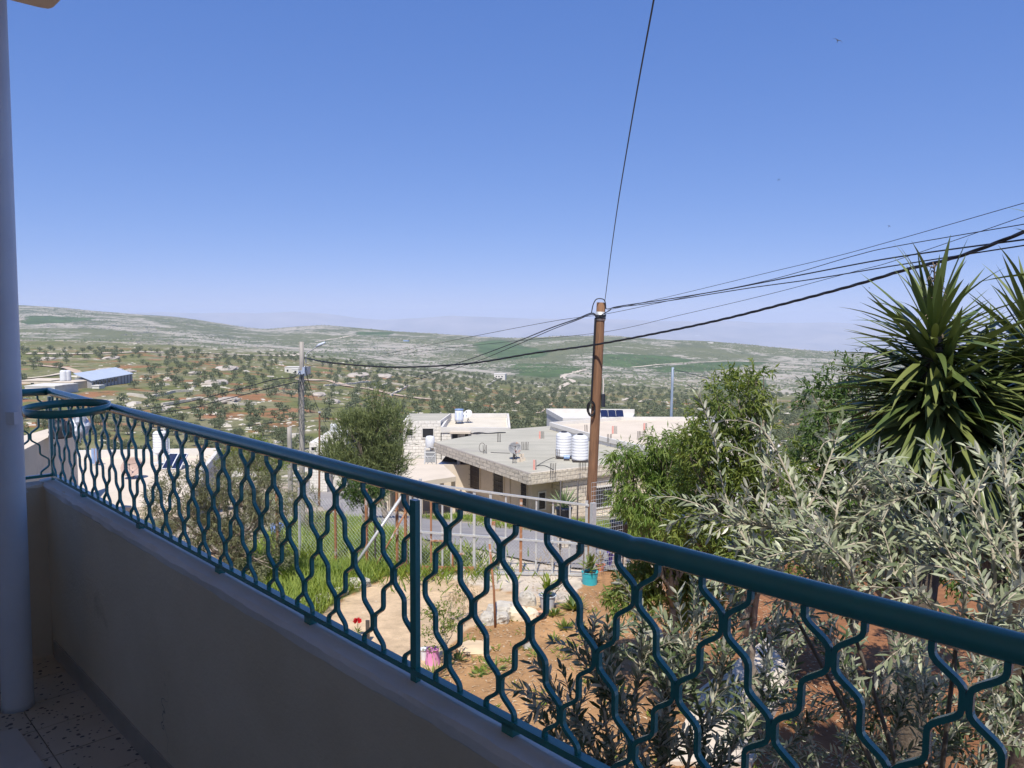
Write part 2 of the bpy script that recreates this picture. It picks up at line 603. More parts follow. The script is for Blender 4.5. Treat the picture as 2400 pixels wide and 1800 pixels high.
def ground_mat():
    m = bpy.data.materials.new('land')
    m.use_nodes = True
    nt = m.node_tree
    L = nt.links.new
    b = nt.nodes['Principled BSDF']
    b.inputs['Roughness'].default_value = .95
    b.inputs['Specular IOR Level'].default_value = .1
    pos = nt.nodes.new('ShaderNodeNewGeometry').outputs['Position']

    def noise(s, det, ro, stretch=None):
        v = pos
        if stretch:
            mp = nt.nodes.new('ShaderNodeMapping')
            mp.inputs['Scale'].default_value = stretch
            L(pos, mp.inputs['Vector'])
            v = mp.outputs[0]
        n = nt.nodes.new('ShaderNodeTexNoise')
        n.inputs['Scale'].default_value = s
        n.inputs['Detail'].default_value = det
        n.inputs['Roughness'].default_value = ro
        L(v, n.inputs['Vector'])
        return n.outputs[0]

    def math_(op, a, c):
        x = nt.nodes.new('ShaderNodeMath')
        x.operation = op
        for k, q in enumerate((a, c)):
            if isinstance(q, (int, float)):
                x.inputs[k].default_value = q
            else:
                L(q, x.inputs[k])
        return x.outputs[0]

    def step(x, w):
        r = nt.nodes.new('ShaderNodeMapRange')
        r.inputs[1].default_value = 0
        r.inputs[2].default_value = w
        L(x, r.inputs[0])
        return r.outputs[0]
    base = nt.nodes.new('ShaderNodeAttribute')
    base.attribute_name = 'base'
    rk = nt.nodes.new('ShaderNodeAttribute')
    rk.attribute_name = 'rocky'
    fine = noise(1.7, 10, .75)
    hs = nt.nodes.new('ShaderNodeHueSaturation')
    L(base.outputs['Color'], hs.inputs['Color'])
    L(math_('ADD', math_('MULTIPLY', fine, 1.5), .25), hs.inputs['Value'])
    # pale limestone: broken ledges that follow the contours, and loose stones
    ledge = noise(1.0, 8, .72, (.03, .03, .55))
    loose = noise(.12, 12, .82)
    tot = math_('ADD', math_('MULTIPLY', ledge, .55), math_('MULTIPLY', loose, .45))
    th = math_('SUBTRACT', .76, math_('MULTIPLY', rk.outputs['Fac'], .5))
    k = step(math_('SUBTRACT', tot, th), .035)
    stone = nt.nodes.new('ShaderNodeMix')
    stone.data_type = 'RGBA'
    L(noise(.5, 6, .7), stone.inputs[0])
    stone.inputs[6].default_value = (.30, .265, .22, 1)
    stone.inputs[7].default_value = (.52, .47, .39, 1)
    mx = nt.nodes.new('ShaderNodeMix')
    mx.data_type = 'RGBA'
    L(math_('MULTIPLY', k, .9), mx.inputs[0])
    L(hs.outputs[0], mx.inputs[6])
    L(stone.outputs[2], mx.inputs[7])
    # dark low shrubs on the wild hills
    sh = step(math_('SUBTRACT', noise(.16, 8, .8), .53), .05)
    farm = nt.nodes.new('ShaderNodeMath')
    farm.operation = 'GREATER_THAN'
    L(rk.outputs['Fac'], farm.inputs[0])
    farm.inputs[1].default_value = .2
    m2 = nt.nodes.new('ShaderNodeMix')
    m2.data_type = 'RGBA'
    L(math_('MULTIPLY', math_('MULTIPLY', sh, farm.outputs[0]), math_('SUBTRACT', .75, math_('MULTIPLY', k, .75))), m2.inputs[0])
    L(mx.outputs[2], m2.inputs[6])
    m2.inputs[7].default_value = (.060, .072, .035, 1)
    L(m2.outputs[2], b.inputs['Base Color'])
    bn = nt.nodes.new('ShaderNodeBump')
    bn.inputs['Distance'].default_value = .05
    L(noise(7, 8, .8), bn.inputs['Height'])
    L(bn.outputs[0], b.inputs['Normal'])
    return m


make_ground()


def strip(name, pts, w, m, lift=.03, n=60):
    """a strip of paving or track laid along ground-plan points"""
    p = np.array([(q[0], q[1]) for q in pts])
    d = np.concatenate([[0], np.cumsum(np.linalg.norm(np.diff(p, axis=0), axis=1))])
    s = np.linspace(0, d[-1], n)
    c = np.stack([smooth_interp(s, d, p[:, k]) for k in range(2)], 1)
    t = np.gradient(c, axis=0)
    t /= np.linalg.norm(t, axis=1, keepdims=True)
    nn = np.stack([-t[:, 1], t[:, 0]], 1)
    ws = w * (1 + .10 * fbm(s / max(w, .5), s * 0, 5, 2))
    k = np.linspace(-.5, .5, 7)
    V = c[:, None, :] + nn[:, None, :] * (k[None, :, None] * ws[:, None, None])
    z = H(V[..., 0], V[..., 1]) + lift
    mb = MB()
    i = np.arange(n - 1)[:, None] * 7
    j = np.arange(6)[None, :]
    mb.add(np.concatenate([V, z[..., None]], -1).reshape(-1, 3), np.stack([i + j + 1, i + j, i + 7 + j, i + 7 + j + 1], -1).reshape(-1, 4))
    return tag(mb.build(name, m, None, True), kind='structure')


M_asph = mat('worn_asphalt', (.24, .22, .21), (.30, .275, .255), 1.2, .9, .01, 40, c3=(.38, .33, .27), s3=.5, world=True)
M_track = mat('pale_track', (.50, .42, .32), (.60, .52, .41), .2, .95, world=True)
M_redtrack = mat('reddish_track', (.46, .33, .23), (.52, .42, .32), .2, .95, world=True)
_r = plan([(1480, 1300), (1400, 1296), (1300, 1281), (1180, 1262), (1050, 1243), (940, 1226), (850, 1203), (795, 1178), (758, 1150), (735, 1128)])
strip('road', _r, 4.6, M_asph, .05, 90)
for q, w, mm, nm in (
        ([(1375, 866), (1348, 872), (1322, 882), (1320, 886), (1338, 890), (1328, 900), (1316, 906), (1312, 914)], 7, M_track, 'dirt_track'),
        ([(63, 832), (180, 834), (330, 828), (470, 829), (560, 832), (640, 822)], 8, M_track, 'dirt_track'),
        ([(690, 892), (760, 893), (830, 908), (880, 918), (930, 928), (1010, 940)], 7, M_redtrack, 'dirt_track'),
        ([(62, 858), (110, 862), (160, 868), (200, 880), (230, 885)], 5, M_redtrack, 'dirt_track'),
        ([(62, 884), (110, 880), (145, 876)], 4, M_track, 'dirt_track'),
        ([(740, 800), (800, 792), (870, 786), (960, 786)], 8, M_track, 'dirt_track'),
        ([(1200, 858), (1300, 861), (1380, 862)], 5, M_track, 'dirt_track'),
        ([(1480, 858), (1600, 853), (1700, 848), (1850, 850)], 7, M_track, 'dirt_track'),
        ([(1200, 958), (1218, 945), (1235, 936)], 3.5, M_redtrack, 'dirt_track'),
        ([(1260, 972), (1278, 958), (1290, 950)], 3.5, M_redtrack, 'dirt_track'),
        ([(1500, 945), (1520, 938), (1536, 932)], 3.5, M_track, 'dirt_track'),
        ([(1460, 940), (1475, 932), (1500, 926)], 3.5, M_track, 'dirt_track')):
    strip(nm, plan(q), w, mm, .55, 50)


def dry_wall(pts, h, w, label):
    """field wall of piled limestone along points on the land"""
    p = [G(*q) for q in pts]
    mb = MB()
    rng = np.random.default_rng(len(pts) * 7 + int(pts[0][0]))
    for a, b_ in zip(p[:-1], p[1:]):
        L_ = (b_ - a).length
        n = max(2, int(L_ / 3.0))
        for k in range(n):
            c = a.lerp(b_, (k + .5) / n)
            z = hz(c.x, c.y)
            mb.box((c.x, c.y, z + h * .3), (L_ / n * 1.02, w * rng.uniform(.8, 1.3), h * rng.uniform(.8, 1.25)), math.atan2(b_.y - a.y, b_.x - a.x) + rng.uniform(-.05, .05))
    return tag(mb.build('field_wall', M_stonewall), label, 'field wall', 'dry stone field walls on the valley slope')


M_stonewall = mat('dry_stone', (.48, .43, .36), (.60, .55, .46), .4, .95, .2, 1.5, world=True)
for q, lb in (([(860, 915), (915, 900), (960, 908)], 'pale dry stone field wall bending along the upper edge of the walled plot'),
              ([(915, 930), (938, 916), (952, 910)], 'pale dry stone field wall closing the corner of the dark walled plot'),
              ([(760, 906), (830, 900), (885, 896)], 'pale dry stone field wall above the reddish dirt track'),
              ([(1140, 905), (1162, 893), (1172, 884)], 'pale straight field wall below the lone white farmhouse'),
              ([(380, 950), (470, 940), (560, 950), (600, 948)], 'low pale field wall crossing the green grove slope'),
              ([(300, 930), (350, 935), (410, 923), (450, 920)], 'low grey field wall right of the blue roofed barn'),
              ([(310, 783), (370, 775), (420, 786)], 'thin pale field wall climbing the left far hill')):
    dry_wall(q, 1.3, 1.0, lb)

# ------------------------------------------------------------------ distant range across the rift and the plain before it
def make_range():
    xs = np.linspace(-16500, 16500, 420)
    rows = np.linspace(0, 1, 26)
    Yb = 16500 + 1500 * fbm(xs / 5200, xs * 0, 3, 3)
    px = 1200 + FPX * xs / Yb
    top = np.interp(px, [-500, 600, 690, 760, 830, 900, 960, 1060, 1180, 1300, 1420, 1560, 1700, 1900, 2100, 3200],
                    [738, 738, 734, 737, 747, 752, 747, 742, 744, 747, 746, 749, 750, 752, 752, 752])
    zt = -(top - 745.7) / FPX * Yb * 1.0 + 28 * fbm(xs / 700, xs * 0, 8, 4)
    X = np.repeat(xs[None, :], len(rows), 0)
    R = np.repeat(rows[:, None], len(xs), 1)
    Y = Yb[None, :] - 5200 * (1 - R) ** 1.2
    Z = -900 + (zt[None, :] + 900) * R ** .8 + fbm(X / 900, Y / 900, 4, 4) * 130 * (1 - R ** 4) * np.clip(R * 4, 0, 1)
    m = MB()
    nc = len(xs)
    i = np.arange(len(rows) - 1)[:, None] * nc
    j = np.arange(nc - 1)[None, :]
    m.add(np.stack([X, Y, Z], -1).reshape(-1, 3), np.stack([i + j, i + j + 1, i + nc + j + 1, i + nc + j], -1).reshape(-1, 4))
    tag(m.build('mountains', mat('far_range_rock', (.19, .16, .14), (.36, .30, .26), .0012, .95, world=True, c3=(.55, .52, .50), s3=.004, t3=.66), None, True), kind='structure')
    m = MB()
    m.add([(-16800, 4300, -950), (16800, 4300, -950), (16800, 17000, -880), (-16800, 17000, -880)], np.array([[0, 1, 2, 3]]))
    tag(m.build('rift_plain', mat('plain', (.36, .30, .23), (.28, .27, .18), .0008, .95, world=True)), kind='structure')


make_range()
hb = MB().box((0, 9000, -400), (35000, 18600, 1120))
hm = bpy.data.materials.new('thin_air')
hm.use_nodes = True
hm.node_tree.nodes.clear()
_o = hm.node_tree.nodes.new('ShaderNodeOutputMaterial')
_v = hm.node_tree.nodes.new('ShaderNodeVolumePrincipled')
_v.inputs['Color'].default_value = (.70, .80, 1.0, 1)
_v.inputs['Density'].default_value = 9.5e-5
_v.inputs['Anisotropy'].default_value = 0.0
hm.node_tree.links.new(_v.outputs[0], _o.inputs['Volume'])
tag(hb.build('haze', hm), kind='stuff')

# ------------------------------------------------------------------ the house we stand on: parapet, floor, column, roof slab
AZR = rad(-44.6)
EX, EY = math.sin(AZR), math.cos(AZR)          # along the railing, away to the left
NX, NY = math.cos(AZR), -math.sin(AZR)         # outward from the house
FLOOR_Z, LEDGE_Z = -1.66, -.803
S_END = 4.20


def B(s, d, z):
    return (EX * s + NX * d, EY * s + NY * d, z)


def on_rail(px, py, d=1.0):
    r = ray(px, py)
    k = d / (NX * r[0] + NY * r[1])
    q = r * k
    return q[0] * EX + q[1] * EY, q[2]


def plaster(name, c1, c2, stain):
    m = mat(name, c1, c2, 2.2, .9, .0025, 60, c3=stain, s3=1.3, t3=.66)
    nt = m.node_tree
    L = nt.links.new
    b = nt.nodes['Principled BSDF']
    src = b.inputs['Base Color'].links[0].from_socket
    tc = nt.nodes.new('ShaderNodeTexCoord').outputs['Object']

    def nz(s, d):
        n = nt.nodes.new('ShaderNodeTexNoise')
        n.inputs['Scale'].default_value = s
        n.inputs['Detail'].default_value = d
        L(tc, n.inputs['Vector'])
        return n.outputs[0]
    a = nt.nodes.new('ShaderNodeMath'); a.operation = 'SUBTRACT'; L(nz(1.7, 5), a.inputs[0]); a.inputs[1].default_value = .5
    ab = nt.nodes.new('ShaderNodeMath'); ab.operation = 'ABSOLUTE'; L(a.outputs[0], ab.inputs[0])
    r = nt.nodes.new('ShaderNodeMapRange'); L(ab.outputs[0], r.inputs[0]); r.inputs[1].default_value = .0006; r.inputs[2].default_value = .0022; r.inputs[3].default_value = 1; r.inputs[4].default_value = 0
    g = nt.nodes.new('ShaderNodeMapRange'); L(nz(.9, 2), g.inputs[0]); g.inputs[1].default_value = .58; g.inputs[2].default_value = .66
    mu = nt.nodes.new('ShaderNodeMath'); mu.operation = 'MULTIPLY'; L(r.outputs[0], mu.inputs[0]); L(g.outputs[0], mu.inputs[1])
    mx = nt.nodes.new('ShaderNodeMix'); mx.data_type = 'RGBA'
    L(mu.outputs[0], mx.inputs[0]); L(src, mx.inputs[6]); mx.inputs[7].default_value = (.10, .09, .08, 1)
    L(mx.outputs[2], b.inputs['Base Color'])
    return m


M_plaster = plaster('cream_plaster', (.65, .525, .355), (.72, .59, .415), (.47, .36, .22))
M_ceil = mat('ceiling_paint', (.62, .56, .48), (.68, .62, .54), 3, .9)
M_white = mat('column_paint', (.68, .68, .69), (.74, .74, .74), 4, .5)
M_ext = mat('house_render', (.62, .58, .50), (.70, .66, .58), 1, .9)

house = thing('house', 'cream plastered house whose shaded balcony overlooks the valley', 'house', B(1.0, -4, -5.5))
HINV = Vector(house.location)


def hpart(mb, name, m, smooth=False):
    o = mb.build(name, m, house, smooth)
    o.location = -HINV
    return o


def loft_wall(name, axis, a0, a1, prof, n, m, seed):
    """wall of constant section swept along the balcony edge with a hand-plastered, slightly uneven edge"""
    ss = np.linspace(a0, a1, n)
    V = []
    for k, (d, z, j) in enumerate(prof):
        dz = fbm(ss * 9, ss * 0 + k * 3.7, seed, 4) * j
        dd = fbm(ss * 7, ss * 0 + k * 5.1 + 50, seed, 4) * j
        q = [axis(s, d + e, z + f) for s, e, f in zip(ss, dd, dz)]
        V.append(q)
    V = np.array(V)                                     # profile x n x 3
    k, n = V.shape[:2]
    i = np.arange(k - 1)[:, None] * n
    jj = np.arange(n - 1)[None, :]
    mb = MB()
    mb.add(V.reshape(-1, 3), [np.stack([i + jj, i + n + jj, i + n + jj + 1, i + jj + 1], -1).reshape(-1, 4),
                              np.array([[q * n for q in range(k)]]), np.array([[q * n + n - 1 for q in range(k)][::-1]])])
    return hpart(mb, name, m, False)


SEC = [(.961, -1.70, .002), (.955, -1.3, .003), (.953, -.90, .004), (.953, -.845, .006), (.9555, -.818, .008), (.964, -.8065, .006), (1.0, -.803, .002), (1.018, -.808, .003), (1.026, -.83, .003), (1.03, -1.0, .0), (1.03, -5.6, 0)]
loft_wall('parapet', lambda s, d, z: B(s, d, z), -3.2, S_END + .06, SEC, 520, M_plaster, 3)
LED = [(.957, -.845, .004), (.9495, -.836, .008), (.9485, -.815, .009), (.957, -.8035, .006), (1.0, -.799, .002), (1.018, -.803, .004), (1.031, -.815, .005), (1.034, -.85, 0)]
M_ledge = plaster('skylit_ledge_plaster', (.66, .60, .53), (.76, .70, .63), (.42, .36, .30))  # paler plaster finish; part of its lightness is sky light painted in
loft_wall('ledge', lambda s, d, z: B(s, d, z), -3.2, S_END + .065, LED, 700, M_ledge, 5)
loft_wall('ledge', lambda s, d, z: B(d, s, z), -.9, .944, [(d - .953 + (S_END - .04), z, j) for d, z, j in LED], 160, M_ledge, 6)
SEC2 = [(d - .960 + (S_END - .04), z, j) for d, z, j in SEC]
loft_wall('parapet', lambda s, d, z: B(d, s, z), -.9, .958, SEC2, 160, M_plaster, 8)
# skirting of thin tile along the foot of the wall
hpart(MB().tube([B(-3, .960, -1.615), B(S_END - .08, .960, -1.615)], 0, flat=(.016, .09, (0, 0, 1))), 'skirting', mat('skirting_tile', (.38, .33, .26), (.45, .39, .31), 8, .7))
# slab under the tiles and the body of the house
mb = MB()
for d0, d1, s0, s1, z0, z1, nm, mm in ((-.9, .955, -3.2, S_END - .05, -1.95, -1.666, 'floor_slab', M_ext), (-8.5, -.9, -9, S_END + .1, -5.6, 1.5, 'house_body', M_ext),
                                       (-.9, .955, -9, S_END - .05, -5.6, -1.952, 'lower_storey', M_ext)):
    hpart(MB().prism([B(s0, d0, 0)[:2], B(s1, d0, 0)[:2], B(s1, d1, 0)[:2], B(s0, d1, 0)[:2]], z0, z1), nm, mm)
sc, zc = on_rail(118, 24, 1.14)
pr = [B(-9, 1.14, 0)[:2], B(sc - .05, 1.14, 0)[:2], B(sc - .012, 1.128, 0)[:2], B(sc, 1.09, 0)[:2], B(sc, -8.6, 0)[:2], B(-9, -8.6, 0)[:2]]
hpart(MB().prism(pr, zc, zc + .22), 'roof_slab', M_ceil)


def terrazzo():
    m = mat('terrazzo', (.50, .42, .31), (.56, .48, .37), 2.5, .45, .0)
    nt = m.node_tree
    L = nt.links.new
    b = nt.nodes['Principled BSDF']
    src = b.inputs['Base Color'].links[0].from_socket
    pos = nt.nodes.new('ShaderNodeNewGeometry').outputs['Position']
    nz = nt.nodes.new('ShaderNodeTexNoise'); nz.inputs['Scale'].default_value = 30; L(pos, nz.inputs['Vector'])
    ad = nt.nodes.new('ShaderNodeMix'); ad.data_type = 'RGBA'; ad.inputs[0].default_value = .018; L(pos, ad.inputs[6]); L(nz.outputs[1], ad.inputs[7])
    vo = nt.nodes.new('ShaderNodeTexVoronoi'); vo.inputs['Scale'].default_value = 48; L(ad.outputs[2], vo.inputs['Vector'])
    sp = nt.nodes.new('ShaderNodeSeparateColor'); L(vo.outputs['Color'], sp.inputs[0])
    sz = nt.nodes.new('ShaderNodeMapRange'); L(sp.outputs[0], sz.inputs[0]); sz.inputs[1].default_value = .35; sz.inputs[2].default_value = 1; sz.inputs[3].default_value = .05; sz.inputs[4].default_value = .42
    lt = nt.nodes.new('ShaderNodeMath'); lt.operation = 'LESS_THAN'; L(vo.outputs['Distance'], lt.inputs[0]); L(sz.outputs[0], lt.inputs[1])
    chip = nt.nodes.new('ShaderNodeMix'); chip.data_type = 'RGBA'; L(sp.outputs[1], chip.inputs[0]); chip.inputs[6].default_value = (.045, .045, .04, 1); chip.inputs[7].default_value = (.14, .11, .08, 1)
    mx = nt.nodes.new('ShaderNodeMix'); mx.data_type = 'RGBA'; L(lt.outputs[0], mx.inputs[0]); L(src, mx.inputs[6]); L(chip.outputs[2], mx.inputs[7])
    L(mx.outputs[2], b.inputs['Base Color'])
    return m


fl = MB().prism([B(-3.2, -.9, 0)[:2], B(S_END, -.9, 0)[:2], B(S_END, .967, 0)[:2], B(-3.2, .967, 0)[:2]], -1.68, -1.6645).build('floor', mat('grout', (.34, .29, .22), None))
tag(fl, kind='structure')
tile_me = MB()
tile_me.box((0, 0, 0), (.246, .246, .010))
tile_me = tile_me.mesh('floor_tile', terrazzo())
for i in range(12, -4, -1):
    for j in range(8):
        s, d = .25 * i + 1.05, .960 - .137 - .25 * j + .02
        if s > S_END - .15 or d < -.85 or s < .4:
            continue
        o = child('tile', tile_me, fl, B(s, d, -1.6615 + random.Random(i * 9 + j).uniform(-.0006, .0006)))
        o.rotation_euler = (0, 0, math.pi / 2 - AZR + random.Random(i * 7 + j).choice((0, 1, 2, 3)) * math.pi / 2)
# pale marble threshold slab with a dark joint
q0, q1, q2 = [np.array(ray(*p)) * (-1.65 / ray(*p)[2]) for p in ((40, 1712), (128, 1832), (-90, 1740))]
e1, e2 = q1 - q0, q2 - q0
sl = [q0, q0 + e1 * 1.6, q0 + e1 * 1.6 + e2 * 1.8, q0 + e2 * 1.8]
tag(MB().prism([tuple(v[:2]) for v in sl], -1.656, -1.640).build('marble_slab', mat('marble', (.50, .44, .36), (.58, .52, .44), 3, .35)), 'pale marble threshold slab on the terrazzo balcony floor', 'threshold')

# column: base found on the floor, plain round shaft with a skirt of plaster at its foot
r0 = ray(43, 1672)
cb = r0 * (FLOOR_Z / r0[2])
CR = 80 / FPX * cb[1] / 2 * .86
cdir = np.array([cb[0], cb[1]]) / math.hypot(cb[0], cb[1])
cx, cy = cb[0] + cdir[0] * CR, cb[1] + cdir[1] * CR
# the shaft leans very slightly, as in the photograph
rt = ray(-8, 5)
kt = rt * (math.hypot(cx, cy) / math.hypot(rt[0], rt[1]))
tx_, ty_ = cx + (kt[0] - cx) * .55, cy + (kt[1] - cy) * .55
z1 = zc + .01
col = MB()
col.tube([(cx, cy, FLOOR_Z - .005), (cx, cy, FLOOR_Z + .03), ((cx * 3 + tx_) / 4, (cy * 3 + ty_) / 4, -.8), ((cx + tx_) / 2, (cy + ty_) / 2, 0), (tx_, ty_, z1)], [CR * 1.04, CR, CR, CR * .98, CR * .97], 40)
hpart(col, 'column', M_white, True)
clip = MB().box((cx + .055, cy - .03, on_rail(72, 975, .8)[1] * 1.0), (.035, .03, .05))
hpart(clip, 'column_clamp', M_white)

# ------------------------------------------------------------------ railing
M_rail = mat('teal_gloss_paint', (.020, .185, .155), (.024, .21, .175), 6, .27, .0006, 25, c3=(.17, .135, .10), s3=22, t3=.715, spec=.6)
M_rail.node_tree.nodes['Principled BSDF'].inputs['Coat Weight'].default_value = .5
M_rail.node_tree.nodes['Principled BSDF'].inputs['Coat Roughness'].default_value = .2
RT, RB = -.3685, -.776                     # centre of top pipe, centre of bottom flat
RR = .0185
railing = thing('balcony_railing', 'teal painted iron railing with wavy bars on the balcony wall', 'railing', B(1.0, 1.0, LEDGE_Z))
RINV = Vector(railing.location)


def rpart(mb, name, smooth=False):
    o = mb.build(name, M_rail, railing, smooth)
    o.location = -RINV
    return o


dent = on_rail(1482, 1255)[0]
ss = np.concatenate([np.linspace(-2.6, dent - .1, 8), np.linspace(dent - .08, dent + .08, 25), np.linspace(dent + .1, S_END, 30)])
zz = RT - .0032 * np.exp(-((ss - dent) / .014) ** 2)
rpart(MB().tube([B(s, 1.0, z) for s, z in zip(ss, zz)], RR, 28), 'top_rail', True)
rpart(MB().tube([B(S_END, 1.0 - d, RT) for d in np.linspace(-.0, 1.85, 12)], RR, 24), 'top_rail', True)
rpart(MB().tube([B(s, 1.0, RB) for s in np.linspace(-2.6, S_END, 14)], 0, flat=(.020, .014, (0, 0, 1))), 'bottom_rail')
rpart(MB().tube([B(S_END, 1.0 - d, RB) for d in np.linspace(0, 1.85, 8)], 0, flat=(.020, .014, (0, 0, 1))), 'bottom_rail')
s_post = on_rail(973, 1380)[0]
for s, dd in ((s_post, 1.0), (S_END - .0, 1.0)):
    x, y, _ = B(s, dd, 0)
    rpart(MB().box((x, y, (RT + LEDGE_Z) / 2 - .02), (.020, .013, RT - LEDGE_Z - .01), math.pi / 2 - AZR), 'post')
# bars
c_ = (on_rail(1052, 1252)[0] - on_rail(2270, 1620)[0]) / 16.0
c_ = .0798
zt, zb = RT - RR + .004, RB + .005
TH, DP = .0078, .0092


def bar_mesh(sign):
    v = np.linspace(0, 1, 73)
    ph = (v - .17) / .34
    u = np.abs((ph + .5) % 1 - .5) * 2                   # 0 at a weld, 1 where the bar runs straight
    x = np.clip((u - .24) / .44, 0, 1)
    x = 1 - (x * .55 + .45 * x * x * (3 - 2 * x))
    x = sign * np.where(np.floor(ph + .5) % 2 == 0, 1, -1) * x * (c_ / 2 - TH / 2)
    x = np.convolve(np.pad(x, 1, 'edge'), [.25, .5, .25], 'valid')
    mb = MB()
    mb.tube([(a, 0, zt + (zb - zt) * b) for a, b in zip(x, v)], 0, flat=(TH, DP, (0, 1, 0)))
    return mb.mesh('wavy_bar', M_rail)


bars = {1: bar_mesh(1), -1: bar_mesh(-1)}


def place_bar(s, d, sign, along):
    x, y, _ = B(s, d, 0)
    ang = math.atan2(-EY, -EX) if along else math.atan2(-NY, -NX)      # local +x points to smaller s
    m4 = Matrix.Translation(Vector((x, y, 0)) - RINV) @ Matrix.Rotation(ang, 4, 'Z')
    child('baluster', bars[sign], railing, rot=m4)


k = 0
s = s_post - .031 - c_ / 2
while s > -1.3:                      # right of the middle post: the post stands for an odd column
    place_bar(s, 1.0, 1 if k % 2 == 0 else -1, True)
    s -= c_
    k += 1
k = 0
s = s_post + c_ / 2
while s < S_END - .05:               # left of it: the post stands for an even column
    place_bar(s, 1.0, 1 if k % 2 == 0 else -1, True)
    s += c_
    k += 1
k = 0
d = 1.0 - .010 - c_ / 2
while d > -.6:
    place_bar(S_END, d, 1 if k % 2 == 1 else -1, False)
    d -= c_
    k += 1
for s in (s_post - .30, s_post - .62, s_post + .45, s_post + 1.0, s_post + 1.7, s_post + 2.4):
    x, y, _ = B(s, 1.0, 0)
    rpart(MB().box((x, y, (RB + LEDGE_Z) / 2 - .004), (.03, .02, RB - LEDGE_Z + .006), math.pi / 2 - AZR), 'foot')
# hoop for a plant pot between column and rail
c0 = P(158, 957, 2.92)
an = np.linspace(0, 2 * math.pi, 49)
ringb = MB()
tilt = Matrix.Rotation(rad(2.5), 3, 'X')
hoop_r = .146
ringb.tube([Vector(c0) + tilt @ Vector((math.cos(a) * hoop_r, math.sin(a) * hoop_r, 0)) for a in an], 0, flat=(.004, .030, (0, 0, 1)), cap=False)
tag(ringb.build('pot_hoop', M_rail, None, True), 'teal flat iron plant pot hoop between the column and the corner of the railing', 'plant pot hoop')

# ------------------------------------------------------------------ vegetation builders
M_bark = mat('grey_bark', (.20, .16, .12), (.30, .25, .19), 9, .95, .01, 30)
M_bark2 = mat('pale_twig', (.34, .30, .23), (.42, .37, .28), 12, .85, .003, 60)
M_olive_far = leaf_mat('olive_crown', (.095, .115, .055), (.20, .225, .13), trans=.22, rough=.7)
M_olive = leaf_mat('olive_leaf', (.065, .095, .035), (.42, .44, .29), back=(.58, .57, .45), trans=.13, rough=.42, spec=.5)
M_green = leaf_mat('almond_leaf', (.075, .135, .03), (.26, .29, .065), trans=.34, rough=.42)
M_green2 = leaf_mat('dark_leaf', (.045, .095, .022), (.14, .20, .05), trans=.30, rough=.4)
M_peach = leaf_mat('peach_leaf', (.085, .17, .03), (.27, .33, .085), trans=.35, rough=.42)
M_scrub = leaf_mat('grey_shrub_leaf', (.115, .125, .06), (.25, .25, .13), trans=.2, rough=.6)
M_pine = leaf_mat('pine_needles', (.095, .13, .045), (.25, .28, .11), trans=.2, rough=.7)
M_grass = leaf_mat('grass_blade', (.10, .17, .02), (.28, .33, .06), trans=.35, rough=.6)
M_dryg = leaf_mat('dry_stalk', (.30, .22, .12), (.46, .36, .2), trans=.15, rough=.8)


def rdir(rng, n):
    v = rng.normal(size=(n, 3))
    return v / np.linalg.norm(v, axis=1, keepdims=True)


def crown_points(rng, lobes, n, inner=.35):
    """points spread through the lobes, thicker towards their skins; returns points and outward directions"""
    w = np.array([l[1][0] * l[1][1] * l[1][2] for l in lobes]) ** .7
    pick = rng.choice(len(lobes), n, p=w / w.sum())
    d = rdir(rng, n)
    r = inner + (1 - inner) * rng.random(n) ** .55
    c = np.array([l[0] for l in lobes])[pick]
    rr = np.array([l[1] for l in lobes])[pick]
    return c + d * rr * r[:, None], d


def twigs(rng, pts, out, per, tl, droop=.3):
    """leaf bases and directions along a short twig at every point"""
    n = len(pts)
    ax = out * .7 + rdir(rng, n) * .7 + np.array([0, 0, .25 - droop])
    ax /= np.linalg.norm(ax, axis=1, keepdims=True)
    t = np.linspace(0, 1, per)[None, :, None]
    p = pts[:, None, :] + ax[:, None, :] * t * tl
    d = ax[:, None, :] * .8 + rng.normal(size=(n, per, 3)) * .55 + np.array([0, 0, -droop])
    nr = np.array([0, 0, 1.0]) + rng.normal(size=(n, per, 3)) * .55
    return p.reshape(-1, 3), d.reshape(-1, 3), nr.reshape(-1, 3)


def limb(rng, a, b, n=7, wob=.08):
    a, b = np.array(a, float), np.array(b, float)
    t = np.linspace(0, 1, n)[:, None]
    L_ = np.linalg.norm(b - a)
    w = rng.normal(size=(n, 3)) * wob * L_ * np.sin(math.pi * t)
    mid = np.array([0, 0, .18 * L_]) * np.sin(math.pi * t)
    return a + (b - a) * t + w * .5 + mid * .35


